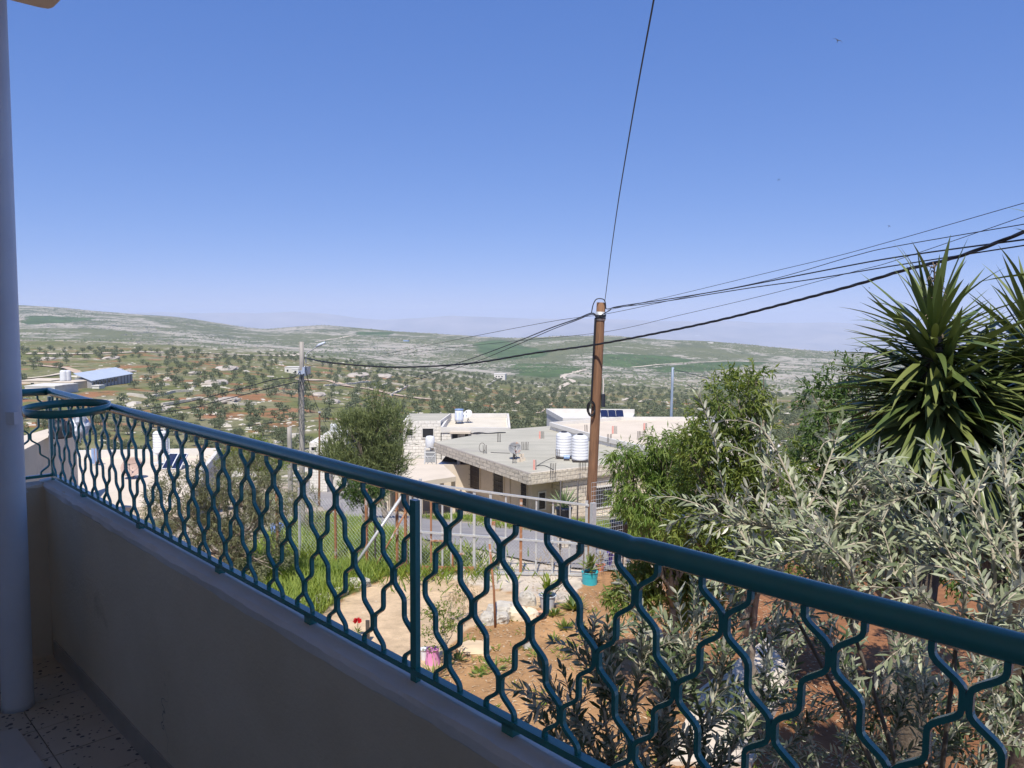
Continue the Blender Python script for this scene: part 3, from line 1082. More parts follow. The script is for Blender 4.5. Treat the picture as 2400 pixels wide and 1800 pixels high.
def leafy(name, label, cat, lobes_px, Y, base_px, m, n_tw, per, L_, W_, tl, droop=.35, seed=1, bark=None, depth=.8, group=None, r0=.09, base_y=None, twig_sprays=()):
    """a tree or bush: tapered trunk, limbs to every lobe of the crown, leaf twigs through the lobes. Lobes are (px, py, radius px, dY)."""
    rng = np.random.default_rng(seed)
    lobes = []
    for q in lobes_px:
        px, py, r = q[:3]
        yy = Y + (q[3] if len(q) > 3 else rng.uniform(-.5, .5) * depth)
        rr = r / FPX * yy
        lobes.append((np.array(P(px, py, yy)), np.array([rr, rr * depth, rr * .92])))
    b = P(base_px[0], base_px[1], base_y or Y)
    g = np.array([b.x, b.y, hz(b.x, b.y)])
    root = thing(name, label, cat, tuple(g), group=group)
    tb = MB()
    top = np.mean([l[0] for l in lobes], 0)
    fork = g + (top - g) * np.array([.45, .45, .42])
    tb.tube(limb(rng, g, fork, 8, .05), np.linspace(r0, r0 * .7, 8), 8)
    for c, rr in lobes:
        tb.tube(limb(rng, fork, c, 8), np.linspace(r0 * .5, r0 * .12, 8), 6)
        for k in range(4):
            e = c + rdir(rng, 1)[0] * rr * .85
            tb.tube(limb(rng, c * .6 + fork * .4, e, 6), np.linspace(r0 * .2, r0 * .05, 6), 4, cap=False)
    o = tb.build('trunk', bark or M_bark, root, True)
    o.location = -Vector(g)
    pts, out = crown_points(rng, lobes, n_tw)
    keep = fbm(pts[:, 0] / (tl * 1.6) + pts[:, 1], pts[:, 2] / (tl * 1.6), seed, 2) > -.16
    pts, out = pts[keep], out[keep]
    p, d, nr = twigs(rng, pts, out, per, tl, droop)
    k = len(p)
    tint = np.clip(np.repeat(rng.random(len(pts)), per) * .6 + rng.random(k) * .4, 0, 1)
    o = MB().leaves(p, d, nr, L_ * rng.uniform(.65, 1.15, k), W_ * rng.uniform(.7, 1.15, k), tint).build('foliage', m, root)
    o.location = -Vector(g)
    tag(o, kind='stuff')
    return root


# ------------------------------------------------------------------ olive groves on the valley slopes
def olive_mesh(seed, n, h, leaf):
    rng = np.random.default_rng(seed)
    mb = MB()
    lobes = []
    for k in range(rng.integers(4, 7)):
        a = rng.uniform(0, 6.28)
        q = rng.uniform(.2, .85)
        lobes.append((np.array([math.cos(a) * q * h * .42, math.sin(a) * q * h * .42, h * rng.uniform(.48, .70)]), np.array([.30, .30, .22]) * h * rng.uniform(.85, 1.15)))
    p, out = crown_points(rng, lobes, n, .55)
    d = out + rdir(rng, n) * .8
    mb.leaves(p, d, out + rdir(rng, n) * .5, leaf * rng.uniform(.7, 1.3, n), leaf * .62, rng.random(n))
    tb = MB()
    tb.tube([(0, 0, -.4), (.05 * h, 0, h * .16), (.0, .03 * h, h * .34)], [h * .07, h * .05, h * .04], 7)
    for c, rr in lobes[:4]:
        tb.tube([(0, .03 * h, h * .32), c * .6 + np.array([0, 0, h * .1]), c], [h * .035, h * .02, h * .01], 5, cap=False)
    return mb, tb


O_NEAR = [(a.mesh('olive_crown', M_olive_far), b.mesh('olive_trunk', M_bark, True)) for a, b in (olive_mesh(s_, 620, 4.2, .42) for s_ in range(6))]


def olive_far_mesh(seed):
    a, b = olive_mesh(seed, 150, 4.0, .8)
    a.add(np.concatenate(b.v), [f for f in b.f])
    return a


rngT = np.random.default_rng(77)
cand = []
for _ in range(12000):
    px, py = rngT.uniform(40, 1950), rngT.uniform(815, 1085)
    d = ray(px, py)
    k = _gy / d[1]
    cand.append((px, py))
PXY = np.array(cand)
# ground distance of every candidate, by bisection over a table
D = np.array([ray(px, py) for px, py in cand])
T_ = D[:, 0] / D[:, 1]
SL = D[:, 2] / D[:, 1]
gyt = np.geomspace(120, 1250, 170)
hit = np.full(len(cand), np.nan)
for y_ in gyt:
    zz = H(T_ * y_, np.full(len(cand), y_), False)
    sel = np.isnan(hit) & (SL * y_ <= zz)
    hit[sel] = y_
ok = ~np.isnan(hit)
TX, TY = T_[ok] * hit[ok], hit[ok] * rngT.uniform(.99, 1.01, ok.sum())
PXK, PYK = PXY[ok, 0], PXY[ok, 1]
# keep-out zones (buildings, tracks, bare rock) and density of the groves
BLOCK = [plan(q) for q in ([(60, 870), (330, 868), (330, 905), (160, 960), (60, 960)], [(650, 850), (740, 850), (740, 880), (650, 880)], [(1145, 868), (1200, 868), (1200, 893), (1145, 893)],
                           [(690, 885), (1010, 935), (1010, 948), (690, 905)])]
dens = .30 + fbm(TX / 55, TY / 55, 51, 3) * 1.2 + np.clip((PXK - 850) / 200, 0, 1) * .45 + np.clip((TY - 600) / 180, 0, 1) * .8 - np.clip((235 - TY) / 60, 0, .2)
lim = np.interp(PXK, [40, 400, 700, 1000, 1200, 1400, 1600, 1950], [818, 822, 832, 872, 886, 905, 915, 925])
good = (PYK > lim) & (rngT.random(len(TX)) < dens)
for q in BLOCK + FIELDS:
    good &= ~in_poly(TX, TY, q)
TX, TY, PXK, PYK = TX[good], TY[good], PXK[good], PYK[good]
order = np.argsort(TY)
sx, sy, near, rest = [], [], [], []
for i_ in order:
    x, y = TX[i_], TY[i_]
    gap = 8.2 if PXK[i_] < 850 and TY[i_] < 640 else 5.6
    if sx:
        dd = (np.array(sx) - x) ** 2 + (np.array(sy) - y) ** 2
        if dd.min() < gap * gap * rngT.uniform(.7, 1.6):
            continue
    sx.append(x)
    sy.append(y)
    vis_rail = True
    (near if len(near) < 235 else rest).append((x, y, PXK[i_], PYK[i_]))
for i_, (x, y, px, py) in enumerate(near):
    cm, tm = O_NEAR[i_ % 6]
    sc_ = rngT.uniform(.62, 1.08)
    zone = 'olive tree standing on the green rocky slope left of the utility pole' if px < 690 else ('olive tree in the grove between the utility pole and the wooden pole' if px < 1385 else 'olive tree in the grove right of the wooden pole')
    o = thing('olive_tree', zone, 'olive tree', (x, y, hz(x, y)), rngT.uniform(0, 6.28), 'olive trees of the groves on the valley slope')
    o.scale = (sc_, sc_, sc_ * rngT.uniform(.85, 1.1))
    child('crown', cm, o)
    child('trunk', tm, o)
fm = [olive_far_mesh(90 + k) for k in range(5)]
fmV = [(np.concatenate(a.v), a.f, np.concatenate(a.tint)) for a in fm]
gr = MB()
for i_, (x, y, px, py) in enumerate(rest[:2600]):
    V, Fs, ti = fmV[i_ % 5]
    a = rngT.uniform(0, 6.28)
    s_ = rngT.uniform(.62, 1.1)
    R_ = np.array([[math.cos(a), -math.sin(a), 0], [math.sin(a), math.cos(a), 0], [0, 0, 1]]) * s_
    gr.add(V @ R_.T + np.array([x, y, hz(x, y)]), [f for f in Fs], ti)
print('olives', len(near), len(rest))
if rest:
    tag(gr.build('olive_groves', M_olive_far), 'dark olive groves thinning out towards the valley floor', 'olive grove', kind='stuff')


# loose limestone blocks on the slopes
def boulders():
    rng = np.random.default_rng(5)
    n = 5200
    y = np.exp(rng.uniform(math.log(115), math.log(900), n))
    t = rng.uniform(-.72, .6, n)
    x = t * y
    keep = fbm(x / 30, y / 22, 61, 3) > .02
    x, y = x[keep], y[keep]
    z = H(x, y)
    mb = MB()
    base = rdir(rng, 8)
    for i in range(len(x)):
        s = rng.uniform(.35, 1.0) * (1 + (rng.random() > .93) * 1.6)
        q = np.array([[-1, -1, -.4], [1, -1, -.4], [1, 1, -.4], [-1, 1, -.4], [-.6, -.7, .5], [.7, -.5, .45], [.6, .7, .6], [-.7, .5, .4]]) * np.array([s * rng.uniform(.8, 1.6), s, s * .55]) * rng.uniform(.8, 1.2, (8, 1))
        a = rng.uniform(0, 6.28)
        c, s2 = math.cos(a), math.sin(a)
        mb.add(q @ np.array([[c, s2, 0], [-s2, c, 0], [0, 0, 1]]) + np.array([x[i], y[i], z[i]]), np.array([[4, 5, 6, 7], [0, 1, 5, 4], [1, 2, 6, 5], [2, 3, 7, 6], [3, 0, 4, 7]]))
    tag(mb.build('boulders', mat('limestone', (.40, .36, .30), (.62, .57, .48), .3, .95, world=True)), 'pale limestone boulders strewn over the valley slope', 'boulders', kind='stuff')


boulders()
# scrub on the far hills: low dark bushes in clumps
def scrub():
    rng = np.random.default_rng(15)
    n = 15000
    y = rng.uniform(880, 2750, n)
    t = rng.uniform(-.72, .62, n)
    x = t * y
    k = fbm(x / 150, y / 150, 71, 4) + .6 * fbm(x / 700, y / 700, 72, 2) > .06
    x, y = x[k], y[k]
    z = H(x, y)
    n = len(x)
    for q in FIELDS:
        pass
    s = rng.uniform(1.0, 2.6, n)
    mb = MB()
    oc = np.array([[1, 0, .2], [0, 1, .25], [-1, 0, .2], [0, -1, .2], [.1, .1, .95]])
    V = (oc[None] * s[:, None, None] * rng.uniform(.7, 1.3, (n, 5, 1)) + np.stack([x, y, z], 1)[:, None, :]).reshape(-1, 3)
    b = np.arange(n)[:, None] * 5
    F = np.concatenate([b + np.array([[0, 1, 4]]), b + np.array([[1, 2, 4]]), b + np.array([[2, 3, 4]]), b + np.array([[3, 0, 4]])])
    mb.add(V, F, np.repeat(rng.random(n), 5))
    tag(mb.build('hill_scrub', M_olive_far), 'low dark scrub scattered over the far hills', 'scrub', kind='stuff')


scrub()


def ledges():
    """thin limestone ledges and terrace edges that follow the contours of the far hills"""
    rng = np.random.default_rng(25)
    n = 9000
    y = rng.uniform(860, 2750, n)
    t = rng.uniform(-.72, .62, n)
    x = t * y
    k = fbm(x / 190, y / 130, 81, 4) + .5 * fbm(x / 600, y / 500, 82, 2) > .11
    for q in FIELDS:
        k &= ~in_poly(x, y, q)
    x, y = x[k], y[k]
    e = 4.0
    gx_ = (H(x + e, y) - H(x - e, y)) / (2 * e)
    gy_ = (H(x, y + e) - H(x, y - e)) / (2 * e)
    mb = MB()
    for i in range(len(x)):
        L_ = rng.uniform(3, 16) * (1 + 1.6 * (rng.random() > .9))
        a = math.atan2(-gx_[i], gy_[i]) if abs(gx_[i]) + abs(gy_[i]) > 1e-4 else 0
        a += rng.normal(0, .18)
        m_ = max(1, int(L_ / 6))
        c, s = math.cos(a), math.sin(a)
        for j in range(m_):
            o = (j + .5) / m_ * L_ - L_ / 2
            px_, py_ = x[i] + c * o, y[i] + s * o + rng.normal(0, .5)
            mb.box((px_, py_, hz(px_, py_) + .2), (L_ / m_ * rng.uniform(.7, 1.1), rng.uniform(.8, 2.0), rng.uniform(.7, 1.7)), a + rng.normal(0, .12))
    tag(mb.build('limestone_ledges', mat('ledge_stone', (.34, .30, .25), (.56, .51, .42), .05, .95, world=True)), 'broken pale limestone ledges along the contours of the far hills', 'ledges', kind='stuff')


ledges()

# ------------------------------------------------------------------ village
def brick_mat(name, c1, c2, mortar, bw=.5, bh=.25, bump=.02, rough=.9):
    m = bpy.data.materials.new(name)
    m.use_nodes = True
    nt = m.node_tree
    L = nt.links.new
    b = nt.nodes['Principled BSDF']
    b.inputs['Roughness'].default_value = rough
    tc = nt.nodes.new('ShaderNodeTexCoord').outputs['Object']
    sp = nt.nodes.new('ShaderNodeSeparateXYZ')
    L(tc, sp.inputs[0])
    ad = nt.nodes.new('ShaderNodeMath')
    L(sp.outputs[0], ad.inputs[0])
    L(sp.outputs[1], ad.inputs[1])
    cb_ = nt.nodes.new('ShaderNodeCombineXYZ')
    L(ad.outputs[0], cb_.inputs[0])
    L(sp.outputs[2], cb_.inputs[1])
    br = nt.nodes.new('ShaderNodeTexBrick')
    br.inputs['Scale'].default_value = 1
    br.inputs['Brick Width'].default_value = bw
    br.inputs['Row Height'].default_value = bh
    br.inputs['Mortar Size'].default_value = .012
    br.inputs['Color1'].default_value = (*c1, 1)
    br.inputs['Color2'].default_value = (*c2, 1)
    br.inputs['Mortar'].default_value = (*mortar, 1)
    L(cb_.outputs[0], br.inputs['Vector'])
    nz = nt.nodes.new('ShaderNodeTexNoise')
    nz.inputs['Scale'].default_value = 6
    nz.inputs['Detail'].default_value = 8
    L(tc, nz.inputs['Vector'])
    hs = nt.nodes.new('ShaderNodeHueSaturation')
    L(br.outputs['Color'], hs.inputs['Color'])
    mr = nt.nodes.new('ShaderNodeMapRange')
    mr.inputs[3].default_value = .72
    mr.inputs[4].default_value = 1.22
    L(nz.outputs[0], mr.inputs[0])
    L(mr.outputs[0], hs.inputs['Value'])
    L(hs.outputs[0], b.inputs['Base Color'])
    mm = nt.nodes.new('ShaderNodeMath')
    mm.operation = 'SUBTRACT'
    L(nz.outputs[0], mm.inputs[0])
    L(br.outputs['Fac'], mm.inputs[1])
    bn = nt.nodes.new('ShaderNodeBump')
    bn.inputs['Distance'].default_value = bump
    L(mm.outputs[0], bn.inputs['Height'])
    L(bn.outputs[0], b.inputs['Normal'])
    return m


M_stone = brick_mat('cream_stone', (.66, .58, .46), (.58, .50, .40), (.36, .31, .26), .55, .27, .05)
M_wstone = brick_mat('white_stone', (.76, .72, .65), (.70, .66, .59), (.46, .42, .36), .6, .3, .03)
M_fascia = brick_mat('rough_fascia_stone', (.62, .54, .44), (.50, .44, .36), (.30, .26, .22), .35, .24, .07)
M_conc = mat('roof_concrete', (.35, .33, .265), (.45, .42, .34), .5, .95, .01, 8, c3=(.33, .30, .26), s3=.35, t3=.6, stretch=(.5, 1.6, 1), world=True)
M_conc2 = mat('beige_concrete', (.55, .47, .37), (.63, .54, .43), .4, .95, .006, 8, c3=(.52, .44, .36), s3=.6, t3=.64, world=True)
M_tan = mat('tan_stucco', (.52, .43, .32), (.58, .48, .36), 3, .9, .004, 30)
M_wwash = mat('white_render', (.66, .63, .58), (.58, .55, .50), .7, .9)
M_dark = mat('dark_glass', (.02, .022, .026), None, rough=.25)
M_iron = mat('dark_iron', (.05, .045, .042), (.09, .07, .06), 20, .6)
M_galv = mat('galvanised_steel', (.46, .47, .47), (.56, .56, .55), 14, .5, metallic=.35, c3=(.36, .20, .12), s3=3, t3=.66)
M_rust = mat('rusty_steel', (.26, .11, .05), (.36, .17, .08), 12, .85, c3=(.46, .42, .38), s3=3, t3=.56)
M_tankw = mat('white_plastic', (.70, .70, .70), (.64, .64, .65), 3, .38)
M_black = mat('black_rubber', (.018, .018, .022), None, rough=.5)
M_pink = mat('pink_primer', (.62, .27, .22), (.7, .36, .3), 5, .8)
M_blue = mat('blue_metal', (.20, .30, .50), (.28, .38, .58), 3, .45)
M_solar = mat('solar_glass', (.010, .016, .05), (.016, .024, .07), 3, .15)
M_dish = mat('dish_paint', (.20, .20, .205), (.25, .25, .25), 3, .55, c3=(.36, .17, .09), s3=2.2, t3=.58)
M_dishw = mat('white_dish_paint', (.72, .72, .71), (.66, .66, .65), 3, .5)


def at_z(px, py, z):
    r = ray(px, py)
    return Vector(r * (z / r[2]))


def bar_box(mb, a, b, w, h):
    a, b = Vector(a), Vector(b)
    c = (a + b) / 2
    d = b - a
    mb.tube([a, b], 0, flat=(w, h, (0, 0, 1) if abs(d.normalized().z) < .9 else (1, 0, 0)))


def prism_px(pts, z, th):
    return MB().prism([at_z(x, y, z).to_2d()[:] for x, y in pts], z - th, z)


def window(parent, c, w, h, ax, nrm, m=None, bars=0, frame=None, sill=True):
    """a dark opening set in a wall: pane recessed in a proud frame, optional iron bars. c centre, ax along the wall, nrm outward (2-D)."""
    ax, nrm = Vector((*ax, 0)).normalized(), Vector((*nrm, 0)).normalized()
    c = Vector(c)
    rz = math.atan2(ax.y, ax.x)
    inv = parent.matrix_basis.inverted() if parent else Matrix.Identity(4)

    def put(mb, name, mt, par):
        o = mb.build(name, mt, par)
        if par is parent:
            o.matrix_local = inv
        return o
    fr = MB()
    t = .09
    for s in (-1, 1):
        q = c + ax * s * (w / 2 + t / 2) + nrm * .02
        fr.box(q, (t, .10, h + 2 * t), rz)
        q = c + Vector((0, 0, s * (h / 2 + t / 2))) + nrm * .02
        fr.box(q, (w, .10, t), rz)
    f = put(fr, 'window', frame or M_wwash, parent)
    put(MB().box(c + nrm * .005, (w, .03, h), rz), 'pane', m or M_dark, f)
    if bars:
        gb = MB()
        for i in range(bars):
            q = c + ax * ((i + .5) / bars - .5) * w + nrm * .09
            gb.box(q, (.022, .022, h), rz)
        for i in range(max(2, int(h / .35))):
            q = c + Vector((0, 0, ((i + .5) / max(2, int(h / .35)) - .5) * h)) + nrm * .112
            gb.box(q, (w, .018, .022), rz)
        put(gb, 'grille', M_iron, f)
    return f


def part(mb, name, m, root, smooth=False):
    o = mb.build(name, m, root, smooth)
    bpy.context.view_layer.update()
    o.matrix_local = root.matrix_basis.inverted()
    return o


# --- the long stone house below the road
ZR = -9.9
C0 = at_z(1238, 1113, ZR)
CL = at_z(1008, 1037, ZR)
Vd = (CL - C0).to_2d().normalized()
Ud = Vector((Vd.y, -Vd.x))
sh = thing('stone_house', 'long low stone house with flat grey concrete roof and barred windows beyond the gate', 'house', (C0.x, C0.y, -13.0))


def W2(u, v):
    return (C0.x + Ud.x * u + Vd.x * v, C0.y + Ud.y * u + Vd.y * v)


LV = (CL - C0).to_2d().length
FU = 13.0
far1, far2 = at_z(1192, 1006, ZR).to_2d(), at_z(1292, 998, ZR).to_2d()
part(MB().prism([W2(.06, .06), W2(FU, .06), tuple(at_z(1480, 1050, ZR).to_2d()), tuple(far2), tuple(far1), W2(.06, LV - .05)], ZR - .3, ZR), 'roof', M_conc, sh)
fb = MB()
fb.prism([W2(0, 0), W2(.22, .0), W2(.22, LV), W2(0, LV)], ZR - .66, ZR + .07)
part(fb, 'fascia', M_fascia, sh)
fb = MB()
fb.prism([W2(.223, 0.003), W2(FU, .003), W2(FU, .22), W2(.223, .22)], ZR - .66, ZR + .072)
part(fb, 'fascia', M_stone, sh)
part(MB().prism([W2(.22, .22), W2(1.28, .22), W2(1.28, LV), W2(.22, LV)], ZR - .5, ZR - .32), 'eave', M_conc2, sh)


def on_line(px, o, dirv):
    """distance along a ground-plan line (o, dirv) at which a pixel column meets it"""
    r = ray(px, 1120)
    a = np.array([[dirv[0], -r[0]], [dirv[1], -r[1]]])
    s, _ = np.linalg.solve(a, np.array([-o[0], -o[1]]))
    return float(s)


vL = lambda px: on_line(px, W2(1.3, 0), Vd)
v_end = vL(1071)
part(MB().prism([W2(1.3, 1.6), W2(1.3, v_end), W2(9, v_end), W2(9, 1.6)], -14.2, ZR - .31), 'wall', M_tan, sh)
part(MB().prism([W2(2.9, .30), W2(FU - .1, .30), W2(FU - .1, 6), W2(2.9, 6)], -14.6, ZR - .31), 'wall', M_stone, sh)
for a, b, bars, hh, cz, mm in ((1080, 1125, 6, 2.0, -11.8, mat('brown_shutter', (.035, .022, .018), (.05, .03, .025), 6, .6)), (1158, 1181, 5, 1.5, -11.75, M_dark), (1223, 1236, 4, 1.5, -11.8, M_dark)):
    v0, v1 = vL(a), vL(b)
    window(sh, (*W2(1.3, (v0 + v1) / 2), cz), abs(v1 - v0), hh, Vd, -Ud, mm, bars, M_tan)
u0, u1 = [on_line(p, W2(0, .30), Ud) for p in (1397, 1434)]
window(sh, (*W2((u0 + u1) / 2, .30), -12.1), u1 - u0, 1.35, Ud, -Vd, M_dark, 8)
u0, u1 = [on_line(p, W2(0, 1.6), Ud) for p in (1263, 1277)]
window(sh, (*W2((u0 + u1) / 2, 1.6), -12.15), u1 - u0, 1.1, Ud, -Vd, M_dark, 5)
pb = MB()
q = W2(1.26, vL(1196))
pb.tube([(*q, -10.9), (*q, -13)], .04, 8)
part(pb, 'drain_pipe', M_conc2, sh)
part(MB().prism([W2(-1.2, -3.0), W2(13, -3.0), W2(13, 6.5), W2(-1.2, LV)], -14.9, -13.25), 'plinth', M_stone, sh)

# --- the adjoining roof on the right, a step higher
r2 = thing('neighbour_house', 'flat beige roofed house with white parapet adjoining the stone house', 'house', (*at_z(1500, 1020, -9.6).to_2d(), -14))
poly2 = [(1290, 998), (1405, 1031), (1540, 1063), (1690, 1098), (1830, 1060), (1760, 985), (1455, 985)]
part(prism_px(poly2, -9.55, 4.5), 'wall', M_wstone, r2)
pp = [at_z(x, y, -9.55).to_2d() for x, y in poly2]
cen = sum(pp, Vector((0, 0))) / len(pp)
part(MB().prism([tuple(cen + (q - cen) * .985) for q in pp], -9.56, -9.53), 'roof', M_conc2, r2)
for i in range(len(pp)):
    a, b = pp[i], pp[(i + 1) % len(pp)]
    rim = MB()
    bar_box(rim, (*a, -9.40), (*b, -9.40), .22, .34)
    part(rim, 'parapet', M_wwash, r2)
# --- white block house and its lower roof
wb_ = thing('white_house', 'white coursed stone house with square dark openings and a tower room beside the pine', 'house', (*P(985, 1000, 72).to_2d(), -15))
a, b = P(945, 987, 71), P(1032, 987, 71)
part(MB().prism([(a.x, a.y), (b.x, b.y + .3), (b.x + .5, b.y + 6), (a.x - .2, a.y + 5.7)], -16.5, a.z), 'wall', M_wstone, wb_)
part(MB().prism([(a.x + .12, a.y + .12), (b.x - .12, b.y + .4), (b.x + .35, b.y + 5.8), (a.x - .05, a.y + 5.5)], a.z + .002, a.z + .02), 'roof', M_conc, wb_)
for p0, p1, q0, q1 in ((953, 967, 1006, 1021), (990, 1015, 1005, 1026)):
    w0, w1 = P(p0, q0, 71), P(p1, q1, 71)
    f = (p0 + p1 - 1890) / 2 / 87 * .3
    window(wb_, ((w0.x + w1.x) / 2, 71.0 + f - .0, (w0.z + w1.z) / 2), w1.x - w0.x, w0.z - w1.z, (1, .085), (.085, -1), M_dark)
c, d = P(1035, 1001, 69.5), P(1194, 1004, 69.5)
zt2 = c.z
part(MB().prism([(c.x, c.y), (d.x, d.y), (d.x - 0.2, d.y + 10.5), (c.x, c.y + 10)], -16.5, zt2 - .5), 'wall', M_wstone, wb_)
part(MB().prism([(c.x + .2, c.y + .2), (d.x - .2, d.y + .2), (d.x - .4, d.y + 10.3), (c.x + .2, c.y + 9.8)], zt2 - .497, zt2 - .45), 'roof', mat('pale_roof', (.56, .50, .40), (.63, .57, .46), .6, .9), wb_)
cs = [Vector((c.x, c.y)), Vector((d.x, d.y)), Vector((d.x - .2, d.y + 10.5)), Vector((c.x, c.y + 10))]
for i in range(4):
    rim = MB()
    bar_box(rim, (*cs[i], zt2 - .25), (*cs[(i + 1) % 4], zt2 - .25), .2, .5)
    part(rim, 'parapet', M_wwash, wb_)
for p0, p1, q0, q1 in ((1060, 1073, 1017, 1028), (1090, 1098, 1016, 1028)):
    w0, w1 = P(p0, q0, 69.5), P(p1, q1, 69.5)
    window(wb_, ((w0.x + w1.x) / 2, 69.5, (w0.z + w1.z) / 2), w1.x - w0.x, w0.z - w1.z, (1, 0), (0, -1), M_dark)
e0, e1 = P(1056, 1009, 69.3), P(1104, 1012, 69.3)
part(MB().prism([(e0.x, e0.y - .9), (e1.x, e1.y - .9), (e1.x, e1.y + .0), (e0.x, e0.y + .0)], e1.z - .06, e1.z + .10), 'canopy', M_conc2, wb_)
part(MB().prism([P(945, 1088, 70.6).to_2d()[:], P(1010, 1088, 70.6).to_2d()[:], P(1012, 1100, 66).to_2d()[:], P(930, 1100, 66).to_2d()[:]], -16.5, -13.1), 'terrace', M_conc2, wb_)
# --- carport slab with the parked car behind it
cp = thing('carport', 'beige concrete carport slab in front of the white block house', 'carport', (*at_z(990, 1110, -10.8).to_2d(), -15))
part(prism_px([(890, 1098), (985, 1129), (1069, 1117), (1040, 1090), (925, 1089)], -10.8, .32), 'roof', M_conc2, cp)
for x, y in ((985, 1124), (1062, 1114), (905, 1100), (1035, 1094)):
    q = at_z(x, y, -10.8)
    part(MB().box((q.x, q.y + .15, -13.2), (.28, .28, 4.2)), 'pillar', M_conc2, cp)
q = at_z(1000, 1100, -10.8)
part(MB().box((q.x, q.y + 3.4, -13.2), (7.5, .2, 4.2)), 'back_wall', M_conc2, cp)
MB_ = MB()


def car(c, rz):
    root = thing('parked_car', 'silver car glimpsed between the carport slab and the stone house', 'car', c, rz)
    body = MB()
    prof = [(-2.1, .35), (-2.1, .75), (-1.7, .88), (-.9, .95), (-.35, 1.38), (.9, 1.42), (1.55, .98), (2.05, .9), (2.1, .4)]
    V = [(x, s * (.82 if z < 1.1 else .66), z) for s in (-1, 1) for x, z in prof]
    n = len(prof)
    body.add(V, [np.array([[i, i + 1, n + i + 1, n + i] for i in range(n - 1)] + [[n - 1, 0, n, 2 * n - 1]]), np.array([list(range(n))[::-1]]), np.array([list(range(n, 2 * n))])])
    body.build('body', mat('silver_paint', (.62, .64, .66), None, rough=.3, metallic=.4), root)
    MB().add([(-.93, -.74, .99), (-.93, .74, .99), (-.38, .62, 1.37), (-.38, -.62, 1.37)], np.array([[3, 2, 1, 0]])).build('windscreen', M_dark, root, loc=(-.02, 0, .02))
    for x in (-1.35, 1.3):
        for s in (-1, 1):
            w = MB().tube([(x, s * .70, .32), (x, s * .86, .32)], .32, 18).build('wheel', M_black, root, True)
            MB().tube([(x, s * .861, .32), (x, s * .885, .32)], .19, 14).build('rim', M_galv, w, True)


cq = P(1058, 1098, 61)
tag(MB().box((cq.x + .5, cq.y + 2, -14), (9, 7, 3.2)).build('parking_terrace', M_conc2), kind='structure')
car((cq.x + .3, cq.y, -12.4), rad(70))


# --- roof furniture
def tank_mesh():
    pr = [(.0, 0), (.50, 0), (.535, .04)]
    z = .10
    while z < 1.42:
        pr += [(.54, z), (.54, z + .13), (.515, z + .155), (.54, z + .18)]
        z += .19
    pr += [(.53, z + .02), (.46, z + .13), (.34, z + .20), (.22, z + .225), (.0, z + .23)]
    return MB().lathe(pr, 32).mesh('tank_body', M_tankw, True), z + .22


TANK, TH_ = tank_mesh()
LID = MB().lathe([(0, 0), (.21, 0), (.21, .06), (.17, .085), (0, .09)], 20).mesh('tank_lid', M_black, False)


def tank(px, py, Y, dia, label, stand=True, m=None, hs=1.0, z=None):
    p = P(px, py, Y) if z is None else at_z(px, py, z)
    o = thing('water_tank', label, 'water tank', p, group='rooftop water tanks')
    k = dia / 1.08
    b = child('tank_body', TANK if m is None else m, o)
    b.scale = (k, k, k * hs)
    b.location = (0, 0, .12)
    l = child('lid', LID, o, (0, 0, .12 + (TH_ - .01) * k * hs))
    l.scale = (k, k, k)
    if stand:
        sb = MB()
        for x, y in ((-1, -1), (1, -1), (1, 1), (-1, 1)):
            sb.box((x * dia * .38, y * dia * .38, 0), (.05, .05, .22))
        sb.box((0, 0, .095), (dia * .95, dia * .95, .04))
        sb.build('stand', M_iron, o)
    return o


tank(1321, 1073, 54.5, 1.12, 'left and farther of the two white ribbed tanks by the wooden pole', z=ZR)
tank(1359, 1081, 52.5, 1.14, 'right and nearer of the two white ribbed tanks by the wooden pole', z=ZR)
tank(1662, 1048, 58, 1.3, 'white water tank half hidden behind the leafy trees on the beige roof', z=-9.5)
tank(150, 893, 330, 3.0, 'left of two twin white tanks on the farm roof beside the barn', stand=False)
tank(158, 893, 331, 3.0, 'right of two twin white tanks on the farm roof, touching the barn', stand=False)


def dish(p, dia, face, label, m, tilt=35, mast=.5, mm=None):
    o = thing('satellite_dish', label, 'satellite dish', p, group='rooftop satellite dishes')
    R_ = Matrix.Translation((0, 0, mast + dia * .35)) @ Matrix.Rotation(face, 4, 'Z') @ Matrix.Rotation(rad(90 - tilt), 4, 'X')
    r = dia / 2
    pr = [(r * t, .32 * r * t * t) for t in np.linspace(0, 1, 8)] + [(r * 1.0, .32 * r - .015)] + [(r * t, .32 * r * t * t - .02) for t in np.linspace(.98, 0, 7)]
    d = child('reflector', MB().lathe(pr, 32).mesh('reflector', m, True), o, rot=R_)
    ab = MB()
    tip = (0, 0, r * .95)
    for a in (0, 2.1, 4.2):
        ab.tube([(r * .92 * math.cos(a - 1.57), r * .92 * math.sin(a - 1.57), .28 * r), tip], .012, 5)
    child('arm', ab.mesh('arm', M_iron), o, rot=R_)
    child('receiver', MB().box(tip, (.09, .09, .12)).mesh('receiver', M_iron), o, rot=R_)
    mb = MB()
    mb.tube([(0, 0, 0), (0, 0, mast + dia * .35)], .035, 8)
    for a in range(3):
        mb.tube([(.3 * math.cos(a * 2.1), .3 * math.sin(a * 2.1), 0), (0, 0, mast * .8)], .018, 5)
    child('mast', mb.mesh('mast', M_iron), o)
    return o


dish(at_z(1206, 1076, ZR), .92, rad(8), 'grey rust-streaked satellite dish in the middle of the grey roof', M_dish, 30, .42)
dish(at_z(1097, 990, zt2 - .4), .95, rad(-25), 'white satellite dish on the pale roof behind the stone house', M_dishw, 40, .45)


